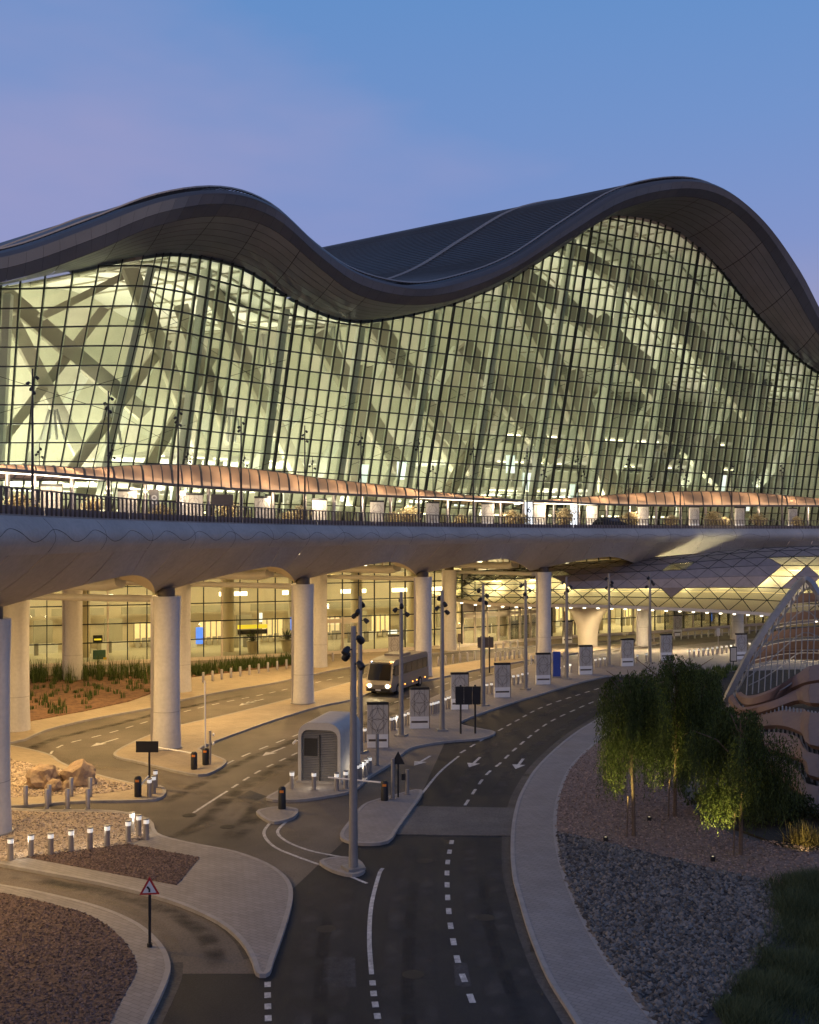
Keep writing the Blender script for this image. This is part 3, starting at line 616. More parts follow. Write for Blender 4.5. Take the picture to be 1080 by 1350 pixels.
RIBS = [(40, 415, 168, 525, 22), (37, 460, 112, 605, 19), (20, 560, 120, 430, 14), (110, 600, 205, 470, 15), (200, 610, 275, 480, 15), (90, 400, 150, 370, 12), (172, 350, 258, 570, 20), (255, 440, 300, 560, 16), (300, 420, 385, 600, 18), (440, 470, 520, 600, 22), (500, 430, 600, 600, 24),
 (633, 480, 720, 590, 22), (690, 390, 758, 535, 24), (765, 520, 806, 640, 24), (555, 520, 620, 610, 18), (810, 445, 935, 590, 26), (860, 370, 985, 530, 28), (937, 380, 1000, 540, 26), (700, 370, 840, 470, 22), (840, 645, 912, 570, 14), (982, 620, 1016, 490, 13), (600, 640, 640, 560, 12), (760, 330, 880, 400, 16), (880, 560, 960, 640, 20), (480, 520, 470, 640, 18)]
for x0, y0, x1, y1, wd in RIBS:
    Y0 = itp(YT, x0)+8; Y1 = itp(YT, x1)+12; a, b = P(x0, y0, Y0), P(x1, y1, Y1); t = (b-a).normalized()
    s = t.cross(Vector((.2, 1, 0)).normalized()).normalized()*wd*Y0/F/2; dp = Vector((-.5, .85, 0))*1.6
    a -= t*4; b += t*3
    MB().thick([a-s, a+s, a+s*.9+dp, a-s*.9+dp], b-a).build('hall_arch_rib', 'hall_rib', tb)
for x0, x1, z, d0, d1 in ((520, 820, 20.5, 14, 34), (760, 1180, 23, 22, 45), (760, 1180, 28.5, 30, 50), (800, 1180, 34, 36, 52), (-60, 420, 21.5, 20, 40), (300, 560, 27, 30, 48)):
    U = [x0+(x1-x0)*k/8 for k in range(9)]
    MB().sweep([hall(u, d0, z) for u in U], [(-(d1-d0), -.35), (-(d1-d0), 0), (0, 0), (0, -.6)]).build('gallery_slab', 'ceiling_white', tb)
    MB().sweep([hall(u, d0+.1, z+1.05) for u in U], [(-.06, -.06), (-.06, .06), (.06, .06), (.06, -.06)]).build('gallery_rail', 'hall_rib', tb)
    for k in range(1, 8): MB().box(hall(U[k], d0+6, (z+ZB)/2-.2), (.7, .7, z-ZB-.3), .5).build('gallery_column', 'hall_post', tb)
for k in range(11):                           # pale crossing ribs added to stand in for ceiling facets of differing brightness
    x = 20+k*98; Y = itp(YT, x)+24; a, b = P(x, 640, Y), P(x+95, 640-150-40*math.sin(k*1.7), Y+6); t = (b-a).normalized(); s = t.cross(Vector((.2, 1, 0)).normalized()).normalized()*.75
    MB().thick([a-s, a+s, a+s+Vector((-.4, .8, 0)), a-s+Vector((-.4, .8, 0))], b-a).build('hall_facet_rib', 'hall_post', tb)
for x0, x1, z, d0 in ((520, 820, 20.0, 13.9), (760, 1180, 22.4, 21.9), (760, 1180, 27.9, 29.9), (800, 1180, 33.4, 35.9), (-60, 420, 20.9, 19.9), (300, 560, 26.4, 29.9), (560, 1000, 17.9, 7), (40, 420, 17.6, 8)):
    U = [x0+(x1-x0)*q/8 for q in range(9)]
    for q in range(0, 8):
        if (q+int(z)) % 3: MB().sweep([hall(U[q], d0, z), hall((U[q]*.25+U[q+1]*.75), d0, z)], [(-.08, -.1), (-.08, .1), (.08, .1), (.08, -.1)]).build('gallery_light', 'lamp_strip', tb)
for k in range(26):                           # check-in desks and information boards on the hall floor
    u = 10+k*43; MB().box(hall(u, 9+3*math.sin(k*2.1), ZB+1.2), (3.2, 1.2, 2.4), .5).build('check_in_desk', ('white', 'hall_rib', 'cream')[k % 3], tb)
    if k % 3 == 0: MB().box(hall(u+12, 11, ZB+4.2), (2.6, .15, 1.1), .5).build('information_board', ('black', 'hall_rib', 'screen_white')[k//3 % 3], tb)
for k, (x, y, hgt) in enumerate(((145, 560, 55), (305, 560, 45), (345, 470, 60), (442, 460, 60), (700, 610, 45), (985, 600, 50), (70, 560, 40), (870, 615, 40))):
    c = P(x, y, itp(YT, x)+10); L = hgt*c.y/F
    for q in (-.9, -.3, .3, .9): MB().tube([c+Vector((q*1.6, 0, -L/2)), c+Vector((q*.5, 0, L/2))], .16, 5).build('hall_strut', 'white', tb)
for x, y, s in ((480, 625, '6'), (673, 612, '7'), (695, 635, '6'), (757, 650, '5'), (955, 637, '4'), (530, 620, '8')):      # hanging pale blue gate signs
    c = P(x, y, itp(YT, x)+3.0)
    o = MB().box(c, (1.5, .12, 2.6), .5).build('gate_sign', 'screen_white', tb)
# hall luminaires: uplights on the floor and downlights
for k, u in enumerate(range(-60, 1180, 115)):
    for d, e in ((14, 3800), (42, 4300)):
        p = hall(u, d, ZB+3.2); lamp('hall_uplight', 'AREA', p, e, (1, .96, .82), 5, p+Vector((.0, 0, 10)))
# ground-floor glass wall
WL = cr([(-75, 106, 0), (-58, 111, 0), (-40, 117, 0), (-16.3, 127, 0), (5.9, 138.5, 0), (20.5, 150.5, 0), (37, 160, 0), (51, 170, 0), (78, 188, 0)], 8)
WP = resample(WL, 2.15)
plinth = MB().sweep(WP, [(-.25, 0), (-.25, .5), (.25, .5), (.25, 0)]).build('lower_glass_wall', 'cream', tb)
ztopl = 13.2; LZ = [.5+2.08*k for k in range(7)]
def wd(i): return (WP[min(i+1, len(WP)-1)]-WP[max(i-1, 0)]).normalized()
DOOR = []; 
def px_i(i): return px(WP[i])[0]
for i, p in enumerate(WP):
    t = wd(i); a = px_i(i)
    if a < -40 or a > 1120: continue
    major = i % 6 == 2
    MB().box(p+Vector((0, 0, .5+6.35)), (.2 if major else .09, .22, 12.7), math.atan2(t.y, t.x)).build('lower_mullion', 'cream' if major else 'mullion', plinth)
    if i+1 >= len(WP): break
    q = WP[i+1]; n = Vector((-t.y, t.x, 0))
    clad = 607 < a < 705; door = (424 < a < 456) or clad
    for k in range(6):
        z0, z1 = LZ[k], LZ[k+1]
        if clad and k >= 2:
            MB().thick([p+Vector((0, 0, z0+.02))+t*.02, q+Vector((0, 0, z0+.02))-t*.02, q+Vector((0, 0, z1-.02))-t*.02, p+Vector((0, 0, z1-.02))+t*.02], n*.12).build('cladding_panel', 'cream', plinth)
        elif door and k < 2:
            if k == 0:
                e = 2.08*2
                fr = MB().box((p+q)/2+Vector((0, 0, .5+e/2)), ((q-p).length*.94, .12, e-.1), math.atan2(t.y, t.x))
                fr = MB()
                for sgn in (-1, 1): fr.box((p+q)/2+t*sgn*(q-p).length*.45+Vector((0, 0, .5+e/2)), (.12, .3, e), math.atan2(t.y, t.x))
                fr.box((p+q)/2+Vector((0, 0, .5+e-.5)), ((q-p).length*.9, .28, .5), math.atan2(t.y, t.x))
                dr = fr.build('door_frame', 'cream', plinth)
                for sgn in (-1, 1):
                    c = (p+q)/2+t*sgn*(q-p).length*.21+Vector((0, 0, .5+(e-.9)/2)); MB().box(c, ((q-p).length*.4, .04, e-.95), math.atan2(t.y, t.x)).build('door_leaf', 'glass_clear', dr)
        else:
            MB().thick([p+Vector((0, 0, z0)), q+Vector((0, 0, z0)), q+Vector((0, 0, z1)), p+Vector((0, 0, z1))], n*.03).build('lower_pane', 'glass_lower', plinth, fix=False)
for k in range(1, 7): MB().sweep([v+Vector((0, 0, LZ[k])) for v in WP], [(-.1, -.06), (-.1, .06), (.12, .06), (.12, -.06)]).build('lower_transom', 'mullion', plinth)
offs = lambda i, d: WP[i]+Vector((-wd(i).y, wd(i).x, 0))*d
# arrivals hall behind it
IR = range(0, len(WP), 2)
MB().grid([[offs(i, d)+Vector((0, 0, .45)) for i in IR] for d in (.3, 16)]).build('arrivals_floor', 'hall_floor', tb)
MB().grid([[offs(i, 15.5)+Vector((0, 0, z)) for i in IR] for z in (.4, 7, 14)]).build('arrivals_back_wall', 'cream', tb)
MB().grid([[offs(i, d)+Vector((0, 0, 11.2+math.sin(d)*.3)) for i in IR] for d in (.4, 5, 10, 16)]).build('arrivals_ceiling', 'cream', tb)
for i in range(3, len(WP)-2, 4):
    t = wd(i); rz = math.atan2(t.y, t.x)
    MB().lathe([(.75, .45), (.75, 11)], offs(i, 5.5), 16).build('arrivals_column', 'cream', tb, smooth='auto')
    MB().box(offs(i+1, 6)+Vector((0, 0, 10.7)), (5, .35, .15), rz).build('arrivals_light_bar', 'lamp_white', tb)
    MB().box(offs(i+1, 11)+Vector((0, 0, 7.2)), (3.6, .3, .5), rz).build('arrivals_light_bar', 'lamp_white', tb)
    MB().box(offs(i+2, 12)+Vector((0, 0, 1.0)), (3.4, .8, 1.1), rz).build('service_counter', 'white', tb)
    MB().box(offs(i+2, 13.2)+Vector((0, 0, 2.6)), (2.2, .3, 3.4), rz+.2).build('kiosk_wall', 'hall_rib', tb)
    MB().box(offs(i, 13.9)+Vector((0, 0, 5.2)), (6.2, .25, .9), rz).build('shopfront_band', 'hall_rib', tb)
    sf = MB().box(offs(i, 14.6)+Vector((0, 0, 2.3)), (3.0, .1, 2.6), rz).build('shopfront', 'shop_light', tb)
    for s in (-1.5, -.75, 0, .75, 1.5): MB().box(offs(i, 14.4)+t*s+Vector((0, 0, 2.3)), (.12, .12, 2.8), rz).build('shopfront_post', 'hall_rib', sf)
    for s in (-1.1, -.3, .5, 1.2): MB().box(offs(i, 14.2)+t*s+Vector((0, 0, 1.0)), (.55, .3, random.uniform(.5, 1.4)), rz).build('goods_shelf', 'panel_stone', sf)
    for s in (-1.2, 0, 1.2): MB().box(offs(i+1, 9.5)+t*s+Vector((0, 0, 1.15)), (.5, .5, 1.4), rz).build('seat_unit', 'steel_grey' if s else 'hall_rib', tb)
def wall_px(x):
    return min(range(len(WP)), key=lambda i: abs(px_i(i)-x))
def hangsign(x, y, wdt, hgt, m, d=2.5, name='overhead_sign'):
    i = wall_px(x); Y = offs(i, d).y; c = P(x, y, Y); t = wd(i); return MB().box(c, (wdt*Y/F, .15, hgt*Y/F), math.atan2(t.y, t.x)).build(name, m, tb)
hangsign(333, 826, 40, 5, 'sign_yellow'); hangsign(333, 833, 40, 6, 'black', 2.6); hangsign(263, 838, 9, 22, 'screen_blue'); hangsign(387, 822, 8, 17, 'screen_blue'); hangsign(129, 842, 12, 9, 'black'); hangsign(129, 843, 9, 2, 'sign_yellow', 2.3)
hangsign(344, 814, 4, 12, 'screen_white'); hangsign(518, 833, 12, 5, 'screen_white'); hangsign(938, 812, 3, 14, 'screen_blue'); hangsign(665, 772, 9, 8, 'screen_blue', 1.5)
hangsign(131, 865, 16, 16, 'teal', 2.4, 'luggage_machine'); hangsign(139, 871, 5, 9, 'yellow', 2.0, 'floor_sign'); hangsign(745, 815, 6, 18, 'orange', 2, 'poster')
for x in (334, 377): 
    i = wall_px(x); c = offs(i, 2.2); MB().lathe([(.5, .45), (.75, 1.9)], c, 12).build('plant_pot', 'cream', tb, smooth='auto')
    mb = MB()
    for k in range(60):
        a = random.uniform(0, 6.28); e = random.uniform(.2, 1.2); d = Vector((math.cos(a)*math.cos(e), math.sin(a)*math.cos(e), math.sin(e))); s = Vector((-math.sin(a), math.cos(a), 0))*.09
        b = c+Vector((0, 0, 1.9)); mb.quad(b-s, b+s, b+d*random.uniform(.9, 1.7)+s*.3, b+d*random.uniform(.9, 1.7)-s*.3)
    mb.build('pot_plant', 'reed', tb, fix=False)
for i in range(2, len(WP)-2, 5):
    p = offs(i, 8)+Vector((0, 0, 10.4)); lamp('arrivals_downlight', 'AREA', p, 620 if px(p)[0] < 600 else 1300, (1, .82, .46), 3, p-Vector((0, 0, 5)))
# ------------------------------------------------------------------ viaduct with the departures road
VC = Vector((100, 40, 0))
def V(ph, r, z): return Vector((VC.x-r*math.cos(R(ph)), VC.y+r*math.sin(R(ph)), z))
def zd(ph): return 15.02+0.62*max(0, ph)/70
def bay(ph):                                   # 0 at mid bay, 1 on the column line
    v = ((ph-5) % 10)/10; return abs(v-0.5)*2
def edge(ph): w_ = bay(ph)**1.5; return 117.6+3.6*w_, 12.05-1.6*w_
vd = wthing('viaduct', 'curved concrete viaduct on round columns carrying the departures road', 'viaduct', (-16, 71, 0))
PH = [-14+i*0.5 for i in range(int(108/0.5)+1)]
deck = MB().grid([[V(p, r, zd(p)+h) for p in PH] for r, h in ((117.2, 0), (117.2, .12), (118.0, .12), (118.02, .0), (175, 0.0))]).build('deck_top', 'concrete', vd)
# fascia: rounded band in panels, then the petal-shaped soffit in panels, then light vaults
def fas(p, t): 
    a = math.pi*t; return V(p, 116.95-.55*math.sin(a)-.2*t, zd(p)+.02-1.68*t)
for k in range(0, len(PH)-1, 6):
    seg = PH[k:min(k+7, len(PH))]; e = .02
    seg = [seg[0]+e/2]+seg[1:-1]+[seg[-1]-e/2]
    MB().grid([[fas(p, t/6) for p in seg] for t in range(7)]).build('fascia_panel', 'concrete', vd, smooth=True, fix=False)
MB().grid([[V(p, r, zd(p)-d) for p in PH] for r, d in ((117.2, .02), (117.3, 1.6))]).build('fascia_core', 'joint', vd)
def sof(p, t):
    r1, z1 = edge(p); a = fas(p, 1); b = V(p, r1, z1); q = a.lerp(b, t); q.z -= .25*math.sin(math.pi*t)*bay(p); return q
for k in range(0, len(PH)-1, 4):
    seg = PH[k:min(k+5, len(PH))]
    def tw(p, t): return p+1.6*(t-.5)            # skewed joints
    s2 = [seg[0]+.012]+seg[1:-1]+[seg[-1]-.012]
    MB().grid([[sof(p, t/5) for p in s2] for t in range(6)]).build('soffit_panel', 'concrete_soffit', vd, smooth=True, fix=False)
def vault(p, t):
    r1, z1 = edge(p); w_ = bay(p)**1.5; zc = 13.0-2.45*w_
    return V(p, r1+t*2.6, z1+.9*math.sin(t*math.pi/2))
MB().grid([[vault(p, t/4) for p in PH] for t in range(5)]).build('vault', 'cream', vd, smooth=True)
MB().grid([[V(p, r, z) for p in PH] for r, z in ((119.5, 13.2), (136, 13.5), (148, 13.3), (166, 13.4))]).build('underdeck_ceiling', 'cream', vd, smooth=True)
# radial tubes over the column lines, hangers, ceiling fins
def tubesec(rx, rz_): return [(rx*math.cos(a*math.pi/6), rz_*math.sin(a*math.pi/6)) for a in range(12)]
for ph in range(-5, 80, 10):
    if ph > 50: continue
    MB().sweep([V(ph, 121.6, 10.7), V(ph, 165, 10.7)], [(-.5, 1.2), (-.5, 3), (.5, 3), (.5, 1.2)]).build('cross_beam', 'cream', vd)
    tbm = MB().sweep([V(ph+.6, 124.6, 11.15), V(ph+.6, 125.6, 10.95), V(ph+.6, 145, 10.95), V(ph+.6, 165, 10.95)], tubesec(.75, .42)).build('wing_beam', 'white_steel', vd, smooth='auto')
    MB().sweep([V(ph+.9, 122.2, 10.0), V(ph+.9, 165, 10.0)], tubesec(.5, .24)).build('service_pipe', 'white_steel', vd, smooth='auto')
    for r in (126.5, 129, 137): MB().box(V(ph+.6, r, 11.9), (.2, .2, 1.4)).build('hanger', 'cream', tbm)
    MB().thick([V(ph+.4, 125, 12.3), V(ph+.4, 131, 11.7), V(ph+2.2, 131, 11.9), V(ph+2.2, 125, 12.5)], (0, 0, .12)).build('ceiling_fin', 'white_steel', vd)
for b in range(-5, 80, 10):
    if b > 42: continue
    for r in (120.5, 128, 143):
        p = V(b+5, r, 11.7 if r < 125 else 12.7); MB().lathe([(.34, 0), (.34, .1)], p-Vector((0, 0, .05)), 12).build('deck_downlight', 'lamp_warm', vd)
def vcol(ph, r, base=.1, rad=.90, back=False):
    c = V(ph, r, 0); zt = 10.3
    o = MB().lathe([(rad*1.10, base), (rad*1.02, 2), (rad*.99, 5.5), (rad, 8.2), (rad*1.06, zt-.25), (rad*1.06, zt)], c, 28).build('column', 'column_paint', vd, smooth='auto')
    for q in (2.6, 5.2, 7.8): MB().lathe([(rad*1.022-.03*(q > 5)*rad, q), (rad*1.022-.03*(q > 5)*rad, q+.03)], c, 28).build('joint_ring', 'steel_grey', o)
    MB().lathe([(rad*.66, zt), (rad*.66, zt+.55)], c, 12).build('bearing', 'sign_brown', o, smooth='auto')
    MB().box(c+Vector((-rad*.93, -.45, 5.2)), (.18, .18, 10)).build('downpipe', 'steel', o)
    if not back: MB().lathe([(rad*1.2, .12), (rad*1.2, .2)], c, 20).build('base_ring', 'steel_grey', o)
for ph in (5, 15, 25, 35, 45.7): vcol(ph, 120.4)
for ph in (16.4, 25.6, 35, 45): vcol(ph, 134.3, back=True)
vcol(26.3, 149, rad=.9, back=True); vcol(55.5, 122, back=True); vcol(64, 122.5, back=True); vcol(6, 134.3, back=True)
for w_ in range(0, 66, 6):                      # wavy joint across the fascia
    MB().tube([fas(w_*1.0+k*.1, .5+.17*math.sin((w_+k*.1)*2.7)*(1 if w_ < 30 else .6)) for k in range(61 if w_ < 60 else 40)], .012, 4, False).build('wave_joint', 'joint', vd)
# railing
ph = -4.0; k = 0
while ph < 72 and k < 298:
    c = V(ph, 117.0, zd(ph)+.1); d = V(ph+.05, 117, 0)-V(ph-.05, 117, 0); d.normalize(); n = Vector((-d.y, d.x, 0))
    a = .03
    MB().thick([c-d*.03, c+d*.03, c+d*.03+n*.1, c-d*.03+n*.1], Vector((0, 0, 1.12))-d*.28-n*.12).build('rail_post', 'rail', vd, fix=False)
    ph += .262; k += 1
PR = [p for p in PH if -6 < p < 74]
MB().sweep([V(p, 116.95, zd(p)+1.22) for p in PR], [(-.04, -.035), (-.04, .035), (.05, .035), (.05, -.035)]).build('handrail', 'rail', vd)
for k in range(0, len(PR)-1, 2):
    s = [PR[k]+.01, PR[k+1], PR[min(k+2, len(PR)-1)]-.01]
    MB().grid([[V(p, 117.25+h*.08, zd(p)+.12+h) for p in s] for h in (0, .36)]).build('rail_infill', 'rail_panel', vd, fix=False)
# lights under the deck
for ph in range(0, 80, 10):
    for r, e in ((120.5, 1000), (128, 2000), (143, 1700)):
        if ph > 45 and r < 140: continue
        p = V(ph, r, 11.5 if r < 125 else 12.5); lamp('deck_downlight_lamp', 'AREA', p, e*(1.15 if ph < 60 else .7), (1, .65, .26), .7, p-Vector((0, 0, 5)))
# ------------------------------------------------------------------ kerbside on the deck: canopies, posts, screens, shrubs, light poles
YC = [(-80, 79), (0, 84), (75, 90), (200, 103), (310, 114), (480, 130), (600, 138.5), (700, 145), (900, 158), (1080, 171), (1150, 176)]
FR = [(-80, 612), (0, 619), (75, 625), (200, 637), (310, 645), (480, 653), (600, 657), (690, 660), (720, 661), (800, 665), (900, 667), (1000, 667), (1090, 667), (1160, 667)]
TP1 = [(-80, 610), (0, 613), (60, 614.5), (120, 617), (200, 613), (280, 614), (350, 620), (430, 631), (520, 641), (600, 651), (690, 659.5)]
TP2 = [(705, 660.5), (780, 655), (850, 650), (930, 648), (1000, 650), (1080, 657), (1160, 663)]
def canopy(name, label, tp, x0, x1, n):
    root = thing(name, label, 'canopy')
    st = []
    for k in range(n+1):
        x = x0+(x1-x0)*k/n; Y = itp(YC, x); f = P(x, itp(FR, x), Y); c = P(x-4, itp(tp, x), Y+4.5); b = c+Vector((-2.2, 3.4, -.9))
        c.z = max(c.z, f.z+.15); m1 = f.lerp(c, .35)+Vector((0, 0, (c.z-f.z)*.28)); m2 = f.lerp(c, .7)+Vector((0, 0, (c.z-f.z)*.2)); st.append([f, m1, m2, c, b])
    for k in range(n):
        a = [p.copy() for p in st[k]]; b = [p.copy() for p in st[k+1]]
        MB().grid([[p.lerp(q, .04) for p, q in zip(a, b)], [p.lerp(q, .96) for p, q in zip(a, b)]]).build('roof_panel', 'canopy_skin', root, smooth=True, fix=False)
    for k in range(0, n+1): MB().tube([p+Vector((0, 0, .03)) for p in st[k]], .07 if k % 3 else .12, 5).build('rib', 'rail', root)
    MB().tube([s[0] for s in st], .16, 6).build('front_edge', 'rail', root); MB().tube([s[3] for s in st], .08, 5).build('ridge_beam', 'rail', root); MB().tube([s[4] for s in st], .12, 5).build('back_edge', 'rail', root)
    MB().sweep([s[0].lerp(s[1], .35)-Vector((0, 0, .35)) for s in st], [(-.09, -.05), (-.09, .05), (.09, .05), (.09, -.05)]).build('light_strip', 'lamp_strip', root)
    return root, st
c1, st1 = canopy('kerbside_canopy', 'long arched tan canopy above the departures kerb, nearer one at left', TP1, -80, 690, 60)
c2, st2 = canopy('kerbside_canopy', 'farther arched tan canopy above the departures kerb at right', TP2, 705, 1150, 36)
def dz(x): return 15.05+.5*max(0, x)/1080
for root, lo, hi in ((c1, -80, 695), (c2, 700, 1150)):
    for x in (10, 45, 95, 143, 192, 235, 275, 318, 360, 402, 440, 478, 515, 552, 590, 625, 660, 690, 730, 763, 800, 830, 865, 897, 930, 965, 1000, 1031, 1065):
        if lo < x < hi:
            Y = itp(YC, x)+2; a = P(x, 0, Y); f = P(x, itp(FR, x), itp(YC, x))
            MB().lathe([(.2, dz(x)), (.2, f.z+.05)], (a.x, a.y, 0), 10).build('post', 'steel', root, smooth='auto')
for x in range(-60, 1130, 60):
    Y = itp(YC, x)-.3; p = P(x, itp(FR, x)+2, Y); p.z -= .3
    lamp('kerbside_lamp', 'AREA', p, 230, (1, .80, .55), 1.0, p+Vector((0, 2.6, -4)))
for x in range(-60, 1130, 50):
    if 670 < x < 715: continue
    Y = itp(YC, x)+2.2; p = P(x, itp(FR, x), Y); p.z -= 1.0
    lamp('canopy_uplight', 'AREA', p, 150, (1, .70, .42), .8, p+Vector((-.4, .6, 3)))
# patterned screens
def totem(name, label, group, hgt=3.1, wid=1.45, loc=(0, 0, 0), rz=0):
    o = thing(name, label, 'sign', loc, rz, group)
    MB().box((0, 0, hgt*.62), (wid, .26, hgt*.66)).build('panel', 'panel_stone', o)
    MB().box((0, 0, hgt*.97), (wid+.03, .3, hgt*.06)).build('header', 'black', o)
    MB().box((0, 0, hgt*.145), (wid, .28, hgt*.29)).build('plinth', 'white', o)
    MB().box((0, -.142, hgt*.16), (wid*.86, .012, hgt*.05)).build('slot', 'sign_brown', o)
    MB().box((wid/2+.025, 0, hgt*.485), (.05, .3, hgt*.97)).build('edge_trim', 'sign_brown', o)
    lt = MB(); y = -.136; cx, cz, hw, hh = 0, hgt*.62, wid*.48, hgt*.32
    def ln(a, b): lt.tube([(a[0], y, a[1]), (b[0], y, b[1])], .009, 4, False)
    for s in (-1, 1):
        ln((s*hw*.55, cz-hh), (s*hw*.55, cz+hh)); 
        ln((-hw, cz+s*hh*.05), (0, cz+s*hh)); ln((hw, cz+s*hh*.05), (0, cz+s*hh))
        for t in (-1, 1):
            pts = [(s*hw*(1-math.sin(a)), cz+t*hh*(1-math.cos(a))*.9) for a in [k*math.pi/12 for k in range(7)]]
            for a, b in zip(pts, pts[1:]): ln(a, b)
            pts = [(s*hw*.75*math.sin(a), cz+t*hh*(.35+.4*math.cos(a))) for a in [k*math.pi/6 for k in range(7)]]
            for a, b in zip(pts, pts[1:]): ln(a, b)
    lt.build('lattice', 'sign_brown', o)
    return o
dk = None
DX = [68, 168, 256, 346, 421, 497, 570, 643, 711, 780, 848, 915, 975, 1045]
for i, x in enumerate(DX):
    Y = itp(YC, x)+1.2; p = P(x, 0, Y); p.z = dz(x)+.02
    lab = f'pale patterned screen with dark top on the departures kerb, {ORD[i]} from the left'
    if dk is None: dk = totem('patterned_screen', lab, 'patterned screens along the departures kerb', 3.75, 1.75, p, .2)
    else: dup(dk, p, .2+.25*i/13, lab)
def bush_mesh(name, n, rx, rz_, m, stem=.5, leaf=.09):
    mb = MB()
    for k in range(n):
        a = random.uniform(0, 6.28); u = random.random()**.5; zz_ = random.uniform(-1, 1); q = math.sqrt(max(0, 1-zz_*zz_)); lump = .72+.3*math.sin(a*3+zz_*4)+.25*math.sin(a*7-zz_*6)
        c = Vector((math.cos(a)*q*rx*u*lump, math.sin(a)*q*rx*u*lump, stem+rz_+zz_*rz_*u))
        d = Vector((random.uniform(-1, 1), random.uniform(-1, 1), random.uniform(-1, 1))).normalized(); e = d.orthogonal().normalized()*leaf*.5
        mb.quad(c-e, c+e, c+e+d*leaf*1.6, c-e+d*leaf*1.6)
    return mb
TX = [25, 122, 213, 300, 380, 395, 520, 540, 608, 675, 690, 745, 815, 832, 885, 940, 955, 1000, 1050]
db = None
for i, x in enumerate(TX):
    Y = itp(YC, x)+.6-(i % 3)*.4; p = P(x, 0, Y); p.z = dz(x)
    lab = f'small leafy tree coloured lamplit gold on the departures kerb, {ORD[i]} from the left'
    if db is None:
        db = thing('kerbside_tree', lab, 'tree', p, 0, 'small trees coloured lamplit gold along the departures kerb')
        bush_mesh('crown', 900, 1.5, 1.05, 'leaf_lamplit', .75, .12).build('crown', 'leaf_lamplit', db, fix=False)
        mb = MB()
        for a in range(7): mb.tube([(0, 0, 0), (.25*math.cos(a*.9), .25*math.sin(a*.9), .8), (.8*math.cos(a*.9), .8*math.sin(a*.9), 2.0)], [.05, .035, .012], 5)
        mb.build('trunk', 'bark', db)
    else:
        s = (.75, 1.0, .85, 1.1)[i % 4]; dup(db, p, i*1.3, lab, (s, s, s))
# dark road sign and gate pillars on the deck
x = 293; Y = itp(YC, x)-6; p = P(x, 0, Y); o = thing('deck_sign_board', 'dark brown blank sign board on two posts on the departures road', 'sign', (p.x, p.y, 15.2))
MB().box((0, 0, 2.9), (2.2, .1, 1.1)).build('board', 'sign_brown', o)
for s in (-.95, .75): MB().tube([(s, .08, 0), (s, .08, 3.5)], .07, 8).build('post', 'sign_brown', o)
for k, (x, s) in enumerate(((203, '8'), (238, '8'), (757, '5'), (697, '6'))):
    Y = itp(YC, x)+2.6; p = P(x, 0, Y)
    o = thing('gate_number_pillar', f'slim pillar numbered {s} beneath the departures canopy, ' + ('left of its twin', 'right of its twin', 'near the far canopy end', 'where the two canopies meet')[k], 'pillar', (p.x, p.y, dz(x)), .35, 'numbered pillars under the departures canopy')
    MB().box((0, 0, 2.0), (.9, .5, 4.0)).build('shaft', 'steel_grey' if k < 2 else 'screen_white', o)
    text_mesh('number', s, 1.3, 'white' if k < 2 else 'black', Matrix.Translation((0, -.27, 2.9)) @ Matrix.Rotation(R(90), 4, 'X'), o)
# light poles
def pole_parts(o, hgt, r0, r1, s=0.75, m='steel_grey'):
    MB().tube([(0, 0, 0), (0, 0, hgt*.5), (0, 0, hgt)], [r0, (r0+r1)/2, r1], 12).build('pole', m, o, smooth='auto')
    MB().box((0, 0, .05), (r0*4, r0*4, .1)).build('base_plate', 'steel_grey', o)
    for k, (a, z) in enumerate(((20, .97), (200, .93), (110, .90), (290, .87), (20, .83))):
        if k == 4: continue
        d = Vector((math.cos(R(a)), math.sin(R(a)), 0)); c = Vector((0, 0, hgt*z-.25))
        h = MB().tube([c, c+d*.42*s], .035, 6).build('lamp_arm', 'dark_metal', o)
        e = c+d*.52*s; t = (d*.7+Vector((0, 0, -.7))).normalized()
        MB().tube([e-t*.2*s, e+t*.05*s, e+t*.28*s], [.12*s, .22*s, .20*s], 10).build('floodlight', 'dark_metal', h, smooth='auto')
PX = [43, 143, 235, 318, 402, 476, 552, 624, 695, 762, 829, 897, 965, 1031]
PY = [(43, 72), (143, 83), (235, 93), (318, 101), (402, 109), (476, 116), (552, 123), (624, 130), (695, 137), (829, 149), (965, 159), (1031, 163)]
PTY = [(43, 485), (143, 513), (235, 526), (318, 547), (402, 556), (476, 567), (552, 574), (624, 584), (695, 590), (829, 605), (965, 612), (1031, 616)]
pr = None
for i, x in enumerate(PX):
    Y = itp(PY, x); p = P(x, 0, Y); p.z = dz(x); lab = f'slim floodlight pole rising over the departures canopy, {ORD[i]} from the left'
    if pr is None: pr = thing('deck_light_pole', lab, 'light pole', p, .3, 'floodlight poles on the departures deck'); pole_parts(pr, 10.6, .11, .055, .55, 'dark_metal')
    else: dup(pr, p, .3+i*.1, lab)
pr2 = None
for i, x in enumerate((52, 147, 247, 322, 412, 571, 717, 770, 858, 905, 1000)):
    Y = itp(YT, x)-4; p = P(x, 0, Y); p.z = dz(x); lab = f'short lamp post close to the glass wall above the canopy, {ORD[i]} from the left'
    if pr2 is None: pr2 = thing('wall_lamp_post', lab, 'light pole', p, 1.2, 'short lamp posts close to the glass wall'); pole_parts(pr2, 9.2, .07, .04, .6, 'dark_metal')
    else: dup(pr2, p, 1.2, lab)
